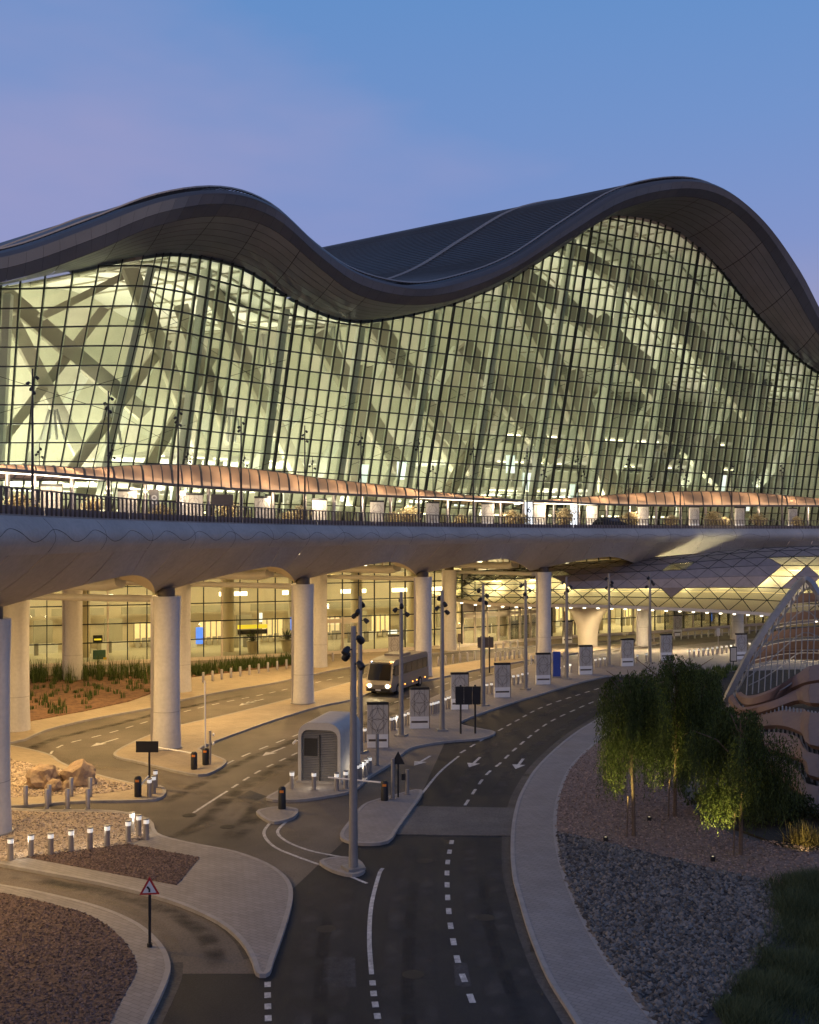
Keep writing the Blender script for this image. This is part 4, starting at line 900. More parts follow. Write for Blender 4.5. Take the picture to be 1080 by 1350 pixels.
# ------------------------------------------------------------------ diagrid canopy over the arrivals entrance
dg = wthing('diagrid_canopy', 'swelling canopy of triangular bronze and glass panels on a flared cream column', 'canopy', (23.5, 140, 0))
DY = [(585, 141), (620, 137.5), (660, 136), (700, 135), (850, 134), (1013, 130), (1080, 128), (1130, 126)]
DR = [(585, 786), (620, 793), (660, 796), (700, 797.5), (775, 798), (850, 800.5), (950, 805), (1013, 809), (1080, 816), (1130, 822)]
DT = [(585, 752), (640, 752), (700, 748), (760, 742), (830, 737), (900, 732), (950, 727), (1000, 723), (1080, 720), (1130, 719)]
def dgp(x, b, off=0.0):
    Yr = itp(DY, x); a = P(x, itp(DR, x), Yr); t = P(x, itp(DT, x), Yr+3.5)
    return Vector((a.x+(t.x-a.x)*b+off*.2, a.y+(t.y-a.y)*b-1.8*math.sin(math.pi*min(1, b*1.1))*min(1, (x-560)/120)+off, a.z+(t.z-a.z)*math.sin(b*math.pi/2*.9)/math.sin(math.pi*.45)))
NR = 7; XS = []; x = 585.0
while x < 1135: XS.append(x); x += itp([(585, 21), (700, 26), (900, 31), (1130, 34)], x)
frame = MB()
def node(i, r):
    i2 = i+(0.5 if r % 2 else 0); k = int(i2); k = min(k, len(XS)-2); return dgp(XS[k]+(XS[k+1]-XS[k])*(i2-k), r/NR)
def glazed(x, b):
    if x < 690: return b < .93
    if x < 742: return b < .72
    if 885 < x < 906 and .55 < b < .75: return True
    if x < 900: return b < .30-(x-742)*.0005
    if x > 1005: return (b < .75 and (int(x/40)+int(b*6)) % 4 != 0)
    return b < .33
edges = set()
for r in range(NR):
    for i in range(len(XS)-1):
        o = r % 2
        a, b_, c, d = (i, r), (i+1, r), (i, r+1), (i+1, r+1)
        tris = [((i, r), (i+1, r), (i, r+1)), ((i+1, r), (i+1, r+1), (i, r+1))] if not o else [((i, r), (i+1, r), (i+1, r+1)), ((i, r), (i+1, r+1), (i, r+1))]
        for t in tris:
            if max(q[0] for q in t) > len(XS)-1: continue
            pts = [node(*q) for q in t]; cc = sum(pts, Vector())/3; X = px(cc)[0]; bb = sum(q[1] for q in t)/3/NR
            gz = glazed(X, bb); ps = [p.lerp(cc, .035) for p in pts]; n = (ps[1]-ps[0]).cross(ps[2]-ps[0]).normalized()
            if n.y > 0: n = -n
            MB().thick(ps, n*-.06).build('glass_triangle' if gz else 'bronze_triangle', 'glass_clear' if gz else 'bronze', dg, fix=False)
            for q in range(3): edges.add(tuple(sorted((t[q], t[(q+1) % 3]))))
for e in edges:
    frame.tube([node(*e[0])+Vector((0, .06, 0)), node(*e[1])+Vector((0, .06, 0))], .055, 4, False)
frame.build('diagrid_frame', 'mullion', dg)
XX = [585+i*13 for i in range(43)]
MB().grid([[dgp(x, b, 2.6+1.5*b) for x in XX] for b in (.0, .3, .6, 1.0)]).build('inner_lining', 'cream', dg, smooth=True)
MB().sweep([dgp(x, 0) for x in XX], [(-.45, -.28), (-.45, .1), (.12, .1), (.2, -.28)]).build('rim_band', 'cream', dg)
MB().grid([[dgp(x, 0)+Vector((-d*.25, d, -.2+.05*d)) for x in XX] for d in (.1, 2, 7, 14)]).build('soffit', 'cream', dg, smooth=True)
for k, x in enumerate(range(592, 1125, 18)):
    p = dgp(x, 0)+Vector((-.1, .25, -.42)); MB().lathe([(.17, 0), (.2, .1)], p, 10).build('rim_lamp', 'lamp_white', dg)
    if k % 2 == 0: lamp('rim_spot', 'SPOT', p-Vector((0, 0, .1)), 1700, (1, .76, .42), .2, p+Vector((.3, -1.5 if k % 4 else 3, -5)), 130)
for b in (.22, .5): MB().sweep([dgp(x, b, 1.6) for x in XX], [(-.07, -.04), (-.07, .04), (.07, .04), (.07, -.04)]).build('light_line', 'shop_light', dg)
for k, x in enumerate(range(600, 1110, 50)):
    p = dgp(x, .45, 1.3); lamp('lining_lamp', 'AREA', p, 260, (1, .88, .50), 1.2, p+Vector((0, 3, .6)))
c = G(775, 853)
MB().lathe([(1.25, .1), (1.3, 1.5), (1.55, 3.0), (2.1, 4.3), (3.1, 5.4), (4.2, 5.75)], c, 36).build('flared_column', 'cream', dg, smooth='auto')
# ------------------------------------------------------------------ ribbon-clad shell pavilion at the right
sp = wthing('shell_pavilion', 'shell pavilion of terracotta ribbons with an arched trussed mouth', 'pavilion', G(962, 934))
BZ = lambda x, y, z: G(x, y, z)
def tail(pts):
    e = pts[-1]; d = (pts[-1]-pts[-2]); return pts+[e+Vector((6, -1, d.z*.6)), e+Vector((15, -2, d.z*.9)), e+Vector((26, 0, d.z*.8))]
BANDS = [
 ([(977, 912, 2.0), (986, 917, 2.15), (1006, 913, 2.7), (1030, 902, 3.4), (1052, 888, 4.0), (1080, 876, 4.6)], [(970, 917, 1.5), (977, 925, 1.5), (988, 929, 1.7), (1015, 922, 2.3), (1043, 907, 3.0), (1080, 896, 4.0)]),
 ([(966, 915, 1.4), (974, 928, 1.3), (985, 932, 1.5), (1021, 923, 2.3), (1050, 909, 3.0), (1080, 900, 3.9)], [(960, 925, .8), (970, 938, .8), (988, 942, 1.0), (1021, 933, 2.0), (1052, 923, 2.7), (1080, 927, 3.3)]),
 ([(958, 928, .5), (970, 941, .6), (991, 945, .9), (1027, 937, 1.9), (1058, 934, 2.5), (1080, 940, 3.1)], [(953, 938, .1), (968, 953, .2), (991, 958, .5), (1027, 956, 1.6), (1055, 965, 2.0), (1080, 984, 2.4)]),
 ([(985, 964, .3), (1005, 965, .8), (1030, 966, 1.4), (1052, 972, 1.8), (1080, 995, 2.1)], [(985, 980, .15), (1005, 985, .5), (1033, 992, 1.0), (1058, 1003, 1.3), (1080, 1025, 1.6)]),
 ([(995, 994, .2), (1010, 995, .5), (1032, 1001, .8), (1052, 1014, 1.1), (1080, 1037, 1.35)], [(995, 1004, .1), (1010, 1012, .2), (1030, 1027, .35), (1052, 1043, .5), (1080, 1072, .65)])]
for top, bot in BANDS:
    a = cr(tail([BZ(*p) for p in top]), 5); b = cr(tail([BZ(*p) for p in bot]), 5); n = min(len(a), len(b)); a, b = a[:n], b[:n]
    for k in range(0, n-1, 4):
        j = min(k+4, n-1); A = [p.copy() for p in a[k:j+1]]; B = [p.copy() for p in b[k:j+1]]
        A[0] = A[0].lerp(A[1], .02); B[0] = B[0].lerp(B[1], .02)
        Mi = [(p+q)/2+Vector((-.18, -.18, .12)) for p, q in zip(A, B)]
        dn = Vector((.25, .25, -.3))
        mb = MB().grid([A, Mi, B]); mb.grid([[p+dn for p in A], [p+dn for p in B]]); mb.grid([A, [p+dn for p in A]]); mb.grid([B, [p+dn for p in B]])
        mb.build('ribbon_panel', 'terracotta', sp, smooth='auto')
    MB().tube([p+Vector((.3, .3, -.35)) for p in a], .07, 5).build('ribbon_rail', 'steel_grey', sp)
for k in range(24):                       # struts behind the gaps
    t = k/23; a = BZ(975+t*110, 925+t*20, 1.5+1.6*t)+Vector((.8, .9, 0)); b = Vector((a.x-1.5-3*t, a.y-2-14*t, .1))
    MB().tube([a, b], .07, 5).build('strut', 'steel_grey', sp)
RIM = [(951, 937), (960, 917), (970, 897), (991, 857), (1015, 820), (1037, 790), (1052, 771), (1062, 764), (1070, 769), (1080, 785), (1095, 815), (1115, 850)]
rimY = [(945, 87.3), (1000, 88.5), (1062, 90), (1120, 84)]
rim = cr([P(x, y, itp(rimY, x)) for x, y in RIM], 5)
MB().sweep(rim, [(-.24, -.18), (-.24, .18), (.24, .18), (.24, -.18)], up=(0.3, -1, 0.2)).build('arch_rim', 'steel_grey', sp, smooth='auto')
rin = [p+Vector((.55, .9, -.75)) for p in rim]
MB().tube(rin, .1, 6).build('inner_chord', 'steel_grey', sp)
for k in range(1, len(rim)-2, 2):
    MB().tube([rim[k], rin[k]], .06, 5).build('truss_web', 'white_steel', sp); MB().tube([rin[k], rim[k+2]], .05, 5).build('truss_web', 'white_steel', sp)
def rim_at(x):
    best = None
    for a, b in zip(rim, rim[1:]):
        xa, xb = px(a)[0], px(b)[0]
        if xa <= x <= xb or xb <= x <= xa:
            return a.lerp(b, (x-xa)/(xb-xa+1e-9))
    return rim[-1]
for k, x in enumerate(range(984, 1100, 8)):
    t = rim_at(min(x+6, 1090)); yb = itp([(980, 918), (1006, 913), (1030, 902), (1052, 888), (1080, 876), (1120, 862)], x); b = P(x, yb-1, t.y-2.5)
    MB().tube([t+Vector((0, .4, -.3)), b], .05, 6).build('truss_post', 'steel_grey', sp)
for q in (.35, .6, .8):
    pts = []
    for x in range(990, 1098, 9):
        t = rim_at(x); yb = itp([(980, 918), (1006, 913), (1030, 902), (1052, 888), (1080, 876), (1120, 862)], x); pts.append(t.lerp(P(x, yb, t.y-2), q)+Vector((0, .5, 0)))
    MB().tube(pts, .05, 5).build('truss_ring', 'steel_grey', sp)
for k, (dy, zz_) in enumerate(((0, 8.9), (1.5, 7.2), (3, 5.6), (4.5, 4.0), (6, 2.6))):   # far-side ribbons seen through the mouth
    a = []; b = []
    for s in range(14):
        t = s/13; st_ = rim_at((1044, 1024, 1006, 994, 987)[k]); bend = math.sin(t*math.pi*.9); x = st_.x+.5+t*14; y = st_.y+1.2+6*bend+dy*t
        z = st_.z-.8+(zz_-st_.z+.6)*t*.6; a.append(Vector((x, y, z+.55))); b.append(Vector((x-.1, y+.9, z-.35)))
    MB().grid([a, b]).build('far_ribbon', 'terracotta', sp, smooth=True, fix=False); mb = MB().grid([[p+Vector((0, .3, -.05)) for p in a], [p+Vector((0, .3, -.1)) for p in b]]).build('ribbon_lining', 'cream', sp, smooth=True, fix=False)
    MB().sweep([p+Vector((0, -.5, -.25)) for p in b], [(-.05, -.03), (-.05, .03), (.05, .03), (.05, -.03)]).build('ribbon_light', 'cream', sp)
lamp('pavilion_lamp', 'AREA', (36, 87, 2.5), 380, (1, .82, .6), 2, (36, 95, 8))
# ------------------------------------------------------------------ plaza: poles, screens, bollards, gates, kiosk, bus
pp = None
GP = [(466, 1145, 'big bare pole standing on the small island in the main road'), (475, 992, 'pole beside the kiosk on the sign island'), (529, 970, 'pole between the first two patterned screens'), (583, 963, 'pole left of the dark two-post sign board'), (637, 930, 'pole right of the dark two-post sign board'), (693, 909, 'pole just right of the front viaduct column'), (747, 895, 'pole in front of the flared cream column'), (803, 878, 'pole between flared column and far round column'), (857, 874, 'pole farthest right among the plaza floodlight poles')]
for i, (x, y, d) in enumerate(GP):
    p = G(x, y, .13); lab = 'tall floodlight '+d
    if pp is None: pp = thing('floodlight_pole', lab, 'light pole', p, .5, 'floodlight poles on the plaza'); pole_parts(pp, 10.25, .20, .11, .75)
    else: dup(pp, p, .5+.4*i, lab)
SG = [(498, 985, 'nearest the kiosk'), (553, 960, 'second from the kiosk'), (606, 935, 'third from the kiosk, behind the dark sign board'), (662, 919, 'fourth from the kiosk'), (716, 902, 'fifth from the kiosk, under the viaduct edge'), (772, 889, 'sixth from the kiosk, below the flared column'), (827, 878, 'seventh from the kiosk, behind the left tree'), (878, 870, 'eighth from the kiosk, above the trees'), (977, 869, 'farthest right beside the shell pavilion'), (520, 872, 'behind the bus near the glass wall'), (893, 838, 'far away by the arrivals windows at right'), (748, 848, 'far away left of the flared column')]
tt = None
for i, (x, y, d) in enumerate(SG):
    p = G(x, y, .13); lab = 'grey patterned sign slab with dark top, '+d
    if tt is None: tt = totem('sign_slab', lab, 'patterned sign slabs on the plaza', 3.05, 1.42, p, .05)
    else: dup(tt, p, .05+.03*i, lab)
bl = None
def lit_bollard(x, y, lab, grp):
    global bl
    p = G(x, y, .13)
    if bl is None:
        bl = thing('lit_bollard', lab, 'bollard', p, 0, grp)
        MB().lathe([(.13, 0), (.125, .74)], n=12).build('post', 'steel', bl, smooth='auto')
        MB().lathe([(.13, .75), (.13, .93)], n=12).build('lamp_head', 'bollard_lamp', bl, smooth='auto'); MB().lathe([(.14, .93), (.14, .985)], n=12).build('cap', 'steel_grey', bl, smooth='auto')
    else: o = dup(bl, p, 0, lab); o['group'] = grp
for i, (x, y) in enumerate([(14, 1134), (41, 1129), (67, 1127), (94, 1122.6), (119, 1119), (141.5, 1116), (169, 1109.6), (174, 1098), (183, 1101.5), (193, 1106.7)]):
    lit_bollard(x, y, f'lit-headed steel bollard by the near left pebble bed, {ORD[i]} from the left', 'bollards by the near left pebble bed')
for i, (x, y) in enumerate([(197, 1050), (202.6, 1046), (205, 1038)]): lit_bollard(x, y, f'lit-headed bollard at the tip of the rock island, {ORD[i]} from the front', 'bollards at the rock island tip')
for i, (x, y) in enumerate([(385, 1040), (414, 1041), (444, 1042), (456, 1039)]): lit_bollard(x, y, f'lit-headed bollard in front of the kiosk, {ORD[i]} from the left', 'bollards in front of the kiosk')
for i, (x, y) in enumerate([(471, 1030), (475, 1028), (479.5, 1025.5), (483, 1022), (487.5, 1019)]): lit_bollard(x, y, f'lit-headed bollard to the right of the kiosk, {ORD[i]} counting away from the viewer', 'bollards to the right of the kiosk')
KR = [(481, 978), (516, 963), (520, 962), (524, 960), (534, 957), (539, 955), (568, 942), (572, 941), (575, 940), (578, 939), (587, 935), (591, 933), (594, 932), (642, 915), (648, 914), (677, 903), (683, 902), (689, 900), (695, 899), (738, 891), (745, 889), (752, 887), (785, 880), (791, 879), (797, 878), (840, 874), (852, 872)]
for i, (x, y) in enumerate(KR): lit_bollard(x, y, f'lit-headed bollard along the bus lane side of the sign island, {ORD[i]} from the kiosk', 'bollards along the bus lane')
for i in range(15): lit_bollard(909+i*6.1, 867.5-i*.8, f'lit-headed bollard in the row behind the weeping trees, {ORD[i]} from the left', 'bollards behind the weeping trees')
for i, x in enumerate((30, 119, 183, 414, 475, 520, 575, 689, 745, 925, 970)):
    y = {30: 1130, 119: 1119, 183: 1101, 414: 1041, 475: 1028, 520: 962, 575: 940, 689: 900, 745: 889, 925: 866, 970: 861}[x]
    lamp('bollard_glow', 'POINT', G(x, y, 0)+Vector((0, -.25, .8)), 22, (1, .85, .65), .12)
bs = None
def post_bollard(x, y, lab, grp, s=1):
    global bs
    p = G(x, y, .1)
    if bs is None:
        bs = thing('steel_bollard', lab, 'bollard', p, 0, grp); MB().lathe([(.12, 0), (.12, 1.0), (.1, 1.03)], n=12).build('post', 'steel', bs, smooth='auto'); MB().lathe([(.17, 0), (.17, .03)], n=12).build('collar', 'steel_grey', bs)
    else: o = dup(bs, p, 0, lab); o['group'] = grp
for i, (x, y) in enumerate([(34, 1061.5), (62, 1066), (65, 1060), (89, 1066), (94, 1050), (116, 1066), (119, 1050)]): post_bollard(x, y, f'plain steel bollard in front of the rock island, {ORD[i]} from the left', 'plain bollards by the rock island')
for i in range(18): post_bollard(268+i*12.2, 900-i*2.0, f'slim steel bollard along the hedge strip kerb, {ORD[i]} from the left', 'slim bollards along the hedge')
for i in range(7): post_bollard(653+i*6.2, 872-i*.8, f'slim steel bollard left of the far entrance doors row, {ORD[i]} from the left', 'slim bollards before the entrance doors')
for i in range(12): post_bollard(578+i*9.5, 878-i*1.6+(-6 if i > 6 else 0), f'slim steel bollard on the far pavement behind the columns, {ORD[i]} from the left', 'slim bollards on the far pavement')
for i in range(20): post_bollard(862+i*9.0, 846-i*.75, f'slim steel bollard before the arrivals windows at right, {ORD[i]} from the left', 'slim bollards before the right windows')
for i in range(10): post_bollard(700+i*5.4, 876-i*.6, f'slim steel bollard beneath the viaduct beside the flared column, {ORD[i]} from the left', 'slim bollards by the flared column')
# kiosk
kl, kr_ = G(393, 1031, .13), G(449, 1034, .13); kc = (kl+kr_)/2; kd = (kr_-kl); ka = math.atan2(kd.y, kd.x)
ks = thing('kiosk', 'rounded pale kiosk with dark louvred front on the sign island', 'kiosk', kc, ka)
KW, KH, KD = kd.length, 3.45, 4.2
def karch(w_, h_, r, n=6, z0=0.0):
    pts = [(-w_/2, z0)]
    for k in range(n+1): a = math.pi-k*math.pi/2/n; pts.append((-w_/2+r+r*math.cos(a), h_-r+r*math.sin(a)))
    for k in range(n+1): a = math.pi/2-k*math.pi/2/n; pts.append((w_/2-r+r*math.cos(a), h_-r+r*math.sin(a)))
    pts.append((w_/2, z0)); return pts
oa = karch(KW, KH, .75); ia = karch(KW-.36, KH-.42, .45)
mb = MB(); n = len(oa)
F0 = [Vector((x, 0, z)) for x, z in oa]; B0 = [Vector((x, KD, z)) for x, z in oa]; I0 = [Vector((x, 0, z)) for x, z in ia]; I1 = [Vector((x, .28, z)) for x, z in ia]
mb.grid([F0, B0]); mb.grid([F0, I0]); mb.grid([I0, I1]); mb.poly(B0)
mb.build('shell', 'panel_stone', ks, smooth='auto')
MB().poly([Vector((x, .3, z)) for x, z in ia]).build('back_panel', 'black', ks)
def halfw(z):
    w_ = (KW-.36)/2; h_ = KH-.42; r = .45
    return w_ if z < h_-r else w_-r+math.sqrt(max(0, r*r-(z-h_+r)**2))
for k in range(30):
    z = .12+k*.098; hw = halfw(z)-.03; MB().box((0, .2, z), (hw*2, .1, .05), mtx=Matrix.Rotation(R(35), 4, 'X')).build('louvre', 'steel_grey', ks)
MB().box((0, .13, 1.4), (.06, .05, 2.7)).build('door_post', 'dark_metal', ks); MB().box((-.55, .16, 2.0), (.8, .03, 1.0)).build('vent_screen', 'black', ks)
cm_ = MB().tube([(-KW/2, .4, 2.3), (-KW/2-.3, .4, 2.3)], .04, 6).build('camera_bracket', 'white', ks); MB().tube([(-KW/2-.3, .5, 2.28), (-KW/2-.34, .15, 2.18)], .07, 8).build('security_camera', 'white', cm_)
MB().box((0, KD*.5, .05), (KW+.2, KD+.2, .1)).build('base', 'kerb', ks)
# bus
fb = G(500, 917.5); bd = Vector((math.sin(R(21)), math.cos(R(21)), 0))
bus = thing('bus', 'silver grey coach with glowing headlights driving below the viaduct', 'bus', fb, -R(21))
BL, BW, BH = 9.6, 2.5, 3.25
def busx(y): return 1
prof = [(0.0, .38), (-.12, .6), (-.15, 1.0), (-.02, 1.35), (.22, 2.2), (.50, 2.95), (.85, 3.15), (3, 3.25), (BL-.4, 3.2), (BL, 2.9), (BL+.05, .9), (BL, .4)]
mb = MB(); rows = []
for sx, ins in ((-1, 0), (1, 0)):
    rows.append([Vector((sx*(BW/2-.0)*(.94 if z > 2.6 else 1), y, z)) for y, z in prof])
mb.poly(rows[0]); mb.poly(rows[1]); mb.grid([rows[0]+[rows[0][0]], rows[1]+[rows[1][0]]])
body = mb.build('body', 'bus_paint', bus)
bv = body.modifiers.new('bevel', 'BEVEL'); bv.width = .09; bv.segments = 2; bv.limit_method = 'ANGLE'; bv.angle_limit = R(25)
MB().thick([(-1.08, -.05, 1.45), (1.08, -.05, 1.45), (1.02, .42, 2.85), (-1.02, .42, 2.85)], (0, -.08, -.02)).build('windscreen', 'bus_glass', bus)
MB().thick([(-.9, .46, 2.93), (.9, .46, 2.93), (.85, .72, 3.1), (-.85, .72, 3.1)], (0, -.06, .05)).build('destination_board', 'black', bus)
for sx in (-1, 1):
    for k in range(6): MB().box((sx*(BW/2+.005), 1.35+k*1.42, 2.2), (.03, 1.32, .95)).build('side_window', 'bus_glass', bus)
    for y in (1.55, 7.2):
        wv = MB().tube([(sx*(BW/2-.28), y, .5), (sx*(BW/2+.02), y, .5)], .5, 18).build('wheel', 'tyre', bus, smooth='auto'); MB().tube([(sx*(BW/2), y, .5), (sx*(BW/2+.04), y, .5)], .27, 12).build('rim', 'steel', wv)
    MB().tube([(sx*.86, -.12, .92), (sx*.86, -.2, .92)], .16, 10).build('headlight', 'headlight', bus); MB().tube([(sx*1.1, -.08, .95), (sx*1.1, -.17, .95)], .09, 8).build('indicator', 'amber', bus)
    m_ = MB().tube([(sx*1.15, .3, 2.75), (sx*1.5, -.2, 2.6)], .035, 6).build('mirror_arm', 'dark_metal', bus); MB().box((sx*1.52, -.24, 2.25), (.2, .1, .6)).build('mirror', 'dark_metal', m_)
    MB().box((sx*.9, .55, 3.0), (.2, .1, .1)).build('clearance_lamp', 'cool_lamp' if sx < 0 else 'amber', bus)
for y in (3.2, 5.2, 6.3, 8.6): MB().box((BW/2+.02, y, .75), (.03, .1, .07)).build('side_marker', 'amber', bus)
MB().box((0, -.2, .55), (2.2, .06, .22)).build('bumper', 'dark_metal', bus); MB().box((0, -.24, .56), (.5, .02, .13)).build('number_plate', 'white', bus)
MB().box((0, 4.5, 3.34), (1.7, 2.4, .22)).build('roof_unit', 'bus_paint', bus); MB().box((-.1, .3, 2.1), (.04, .05, 1.2)).build('wiper', 'black', bus)
lamp('bus_headlight_beam', 'SPOT', bus.matrix_basis @ Vector((0, -.4, .9)), 260, (1, .8, .45), .2, bus.matrix_basis @ Vector((0, -9, 0)), 80)
# gates, signs and small posts
def gatebox(x, y, lab, hgt=1.05):
    o = thing('barrier_post', lab, 'barrier', G(x, y, .13)); MB().lathe([(.2, 0), (.2, hgt-.1), (.12, hgt)], n=10).build('housing', 'black', o, smooth='auto'); MB().box((0, -.19, hgt*.8), (.2, .05, .12)).build('reflector', 'orange', o); return o
g1 = gatebox(256, 1014, 'black barrier post with horizontal arm on the column island tip'); a = G(256, 1014, .13); b = G(203, 1006, .0)
MB().tube([Vector((0, 0, .95)), Vector((b.x-a.x, b.y-a.y, .9))], .045, 6).build('barrier_arm', 'white', g1)
g2 = gatebox(271, 1008, 'black barrier post with raised arm beside the front column'); MB().tube([(0, 0, .9), (-.05, 0, 5.2)], .045, 6).build('barrier_arm', 'white', g2)
g3 = gatebox(507, 1055, 'black barrier post with orange band on the gate island'); a = G(507, 1055, .13); b = G(430, 1035, 0)
MB().tube([Vector((-.2, 0, .95)), Vector(((b.x-a.x)*.9, (b.y-a.y)*.3, .95))], .045, 6).build('barrier_arm', 'white', g3)
g4 = gatebox(372, 1066, 'slim black barrier post on the small tip island', 1.15)
g5 = gatebox(182, 1050, 'black barrier post with tilted broken arm by the rock island', 1.1); MB().tube([(.1, 0, .55), (.55, .1, 1.1)], .045, 6).build('barrier_arm', 'white', g5)
o = thing('camera_post', 'thin steel post with two small cameras near the raised barrier', 'post', G(277, 1008, .13)); MB().tube([(0, 0, 0), (0, 0, 2.1)], .08, 8).build('post', 'steel', o)
for z in (1.9, 1.35): c_ = MB().tube([(0, 0, z), (.2, 0, z)], .03, 6).build('bracket', 'steel', o); MB().tube([(.2, .05, z), (.24, -.2, z-.05)], .07, 8).build('camera', 'white', c_)
o = thing('road_sign', 'small black sign board on a post beside the rock island tip', 'sign', G(197, 1038, .13)); MB().tube([(0, 0, 0), (0, 0, 2.6)], .06, 8).build('post', 'dark_metal', o); MB().box((-.1, -.08, 2.3), (1.25, .06, .62)).build('board', 'black', o)
def boards(x, y, lab, w_, h_, zc, sep_):
    o = thing('two_post_sign', lab, 'sign', G(x, y, .13), .1)
    for s in (-1, 1): MB().tube([(s*sep_/2, 0, 0), (s*sep_/2, 0, zc+h_/2+.1)], .07, 8).build('post', 'dark_metal', o)
    for k in range(3): MB().box((w_*(k-1)/3, -.1, zc), (w_/3-.02, .06, h_)).build('board_panel', 'sign_brown' if lab.startswith('far') else 'dark_metal', o)
    for k in range(2): MB().box((0, -.02, zc+(k-.5)*h_*.6), (w_, .05, .06)).build('back_rail', 'dark_metal', o)
boards(617, 967, 'large dark blank sign board on two posts at the island kerb', 1.85, 1.3, 2.75, 1.05); boards(640, 887, 'far brown sign board on two posts near the entrance', 1.7, 1.1, 3.2, .9)
o = thing('blue_totem', 'small dark blue totem between patterned sign slabs', 'totem', G(734, 893, .13)); MB().box((0, 0, 1.3), (.75, .3, 2.6)).build('body', 'blue', o); MB().box((0, 0, .06), (.9, .45, .12)).build('base', 'steel_grey', o)
o = thing('triangle_sign', 'dark triangular sign seen from behind on the gate island', 'sign', G(525, 1051, .13)); MB().tube([(0, 0, 0), (0, 0, 2.3)], .045, 8).build('post', 'dark_metal', o); MB().thick([(-.36, -.05, 1.8), (.36, -.05, 1.8), (0, -.05, 2.5)], (0, .03, 0)).build('plate', 'dark_metal', o)
for x, y, h_, l_ in ((518, 1053, 2.15, 'taller plain steel post left of the triangular sign'), (537, 1047, 1.35, 'shorter plain steel post right of the triangular sign'), (497.5, 1009, 1.95, 'thin plain steel post behind the kiosk bollards')):
    o = thing('steel_post', l_, 'post', G(x, y, .13)); MB().tube([(0, 0, 0), (0, 0, h_)], .1, 10).build('shaft', 'steel_grey', o, smooth='auto'); MB().lathe([(.17, 0), (.17, .04)], n=10).build('base_plate', 'steel_grey', o)
    if h_ < 1.5: MB().box((-.22, 0, .95), (.2, .15, .35)).build('card_reader', 'dark_metal', o)
for x, y, l_ in ((606, 872, 'thin sign post with brown plate behind the kerb bollards'), (947, 862, 'thin post with pale plate behind the weeping trees')):
    o = thing('post_sign', l_, 'sign', G(x, y, .13)); MB().tube([(0, 0, 0), (0, 0, 3.2)], .05, 6).build('post', 'steel', o); MB().box((0, -.06, 2.7), (.45, .04, 1.0)).build('plate', 'sign_brown' if x < 700 else 'panel_stone', o)
o = thing('framed_panel', 'small dark framed panel on a stand left of the pavilion', 'sign', G(967, 882, .13)); MB().box((0, 0, 1.6), (.75, .08, 1.6)).build('frame', 'dark_metal', o); MB().box((0, -.05, 1.6), (.6, .02, 1.4)).build('sheet', 'panel_stone', o); MB().tube([(0, .05, 0), (0, .05, 1.0)], .05, 6).build('stand', 'dark_metal', o)
o = thing('warning_sign', 'red-bordered triangular warning sign on a black post, near left pavement', 'sign', G(197.5, 1248, .13), .12)
MB().tube([(0, 0, 0), (0, 0, 2.0)], .05, 8).build('post', 'dark_metal', o); MB().lathe([(.09, 0), (.09, .12)], n=10).build('foot', 'black', o)
pl = MB().thick([(-.34, -.07, 1.8), (.34, -.07, 1.8), (0, -.07, 2.42)], (0, .02, 0)).build('red_border', 'red', o); MB().thick([(-.23, -.085, 1.865), (.23, -.085, 1.865), (0, -.085, 2.28)], (0, .012, 0)).build('white_face', 'white', pl)
MB().thick([(-.03, -.1, 1.89), (.03, -.1, 1.89), (.03, -.1, 2.0), (-.05, -.1, 2.1), (-.1, -.1, 2.06), (-.03, -.1, 1.98)], (0, .012, 0)).build('bend_symbol', 'black', pl)
# car on the deck
p = V(52, 121, zd(52)); o = thing('car', 'dark car on the departures road behind the railing', 'car', p, R(38))
MB().thick([(-2.2, -.85, .35), (2.2, -.85, .35), (2.25, -.85, .8), (1.3, -.85, .95), (.7, -.75, 1.5), (-1.1, -.75, 1.5), (-1.9, -.85, 1.0), (-2.25, -.85, .85)], (0, 1.7, 0)).build('body', 'black', o)
for sx in (-1.4, 1.4):
    for sy in (-.8, .8): MB().tube([(sx, sy-.1, .33), (sx, sy+.1, .33)], .33, 14).build('wheel', 'tyre', o)
MB().thick([(-.95, -.87, 1.0), (.85, -.87, 1.0), (.5, -.8, 1.4), (-.8, -.8, 1.4)], (0, .03, 0)).build('side_window', 'bus_glass', o)
# boulders
from mathutils import noise
for i, (x, y, s) in enumerate(((58, 1036, .85), (105, 1034, .9), (48, 1037, .4), (72, 1042, .45), (90, 1041, .35), (80, 1033, .45))):
    bm = bmesh.new(); bmesh.ops.create_icosphere(bm, subdivisions=3, radius=s)
    for v in bm.verts:
        q = v.co.normalized(); v.co *= 1+.34*noise.noise(q*1.6+Vector((i*3.1, 0, 0)))+.22*abs(noise.noise(q*3.7+Vector((0, i*2.7, 0))))+.08*noise.noise(q*9); v.co.z *= .95
    me = bpy.data.meshes.new('boulder'); bm.to_mesh(me); bm.free(); me.materials.append(M['boulder'])
    o = bpy.data.objects.new('boulder', me); col.objects.link(o); p = G(x, y, .14); o.location = (p.x, p.y, .14+s*.45); o.rotation_euler = (0, 0, i)
    tag(o, ('large upright brown boulder at left of the rock island', 'large brown boulder at right of the rock island', 'small boulder left of the large left one', 'small flat boulder in front of the rock pair', 'smallest boulder beside the right large one', 'small boulder behind, between the two large ones')[i], 'boulder', 'boulders on the rock island')
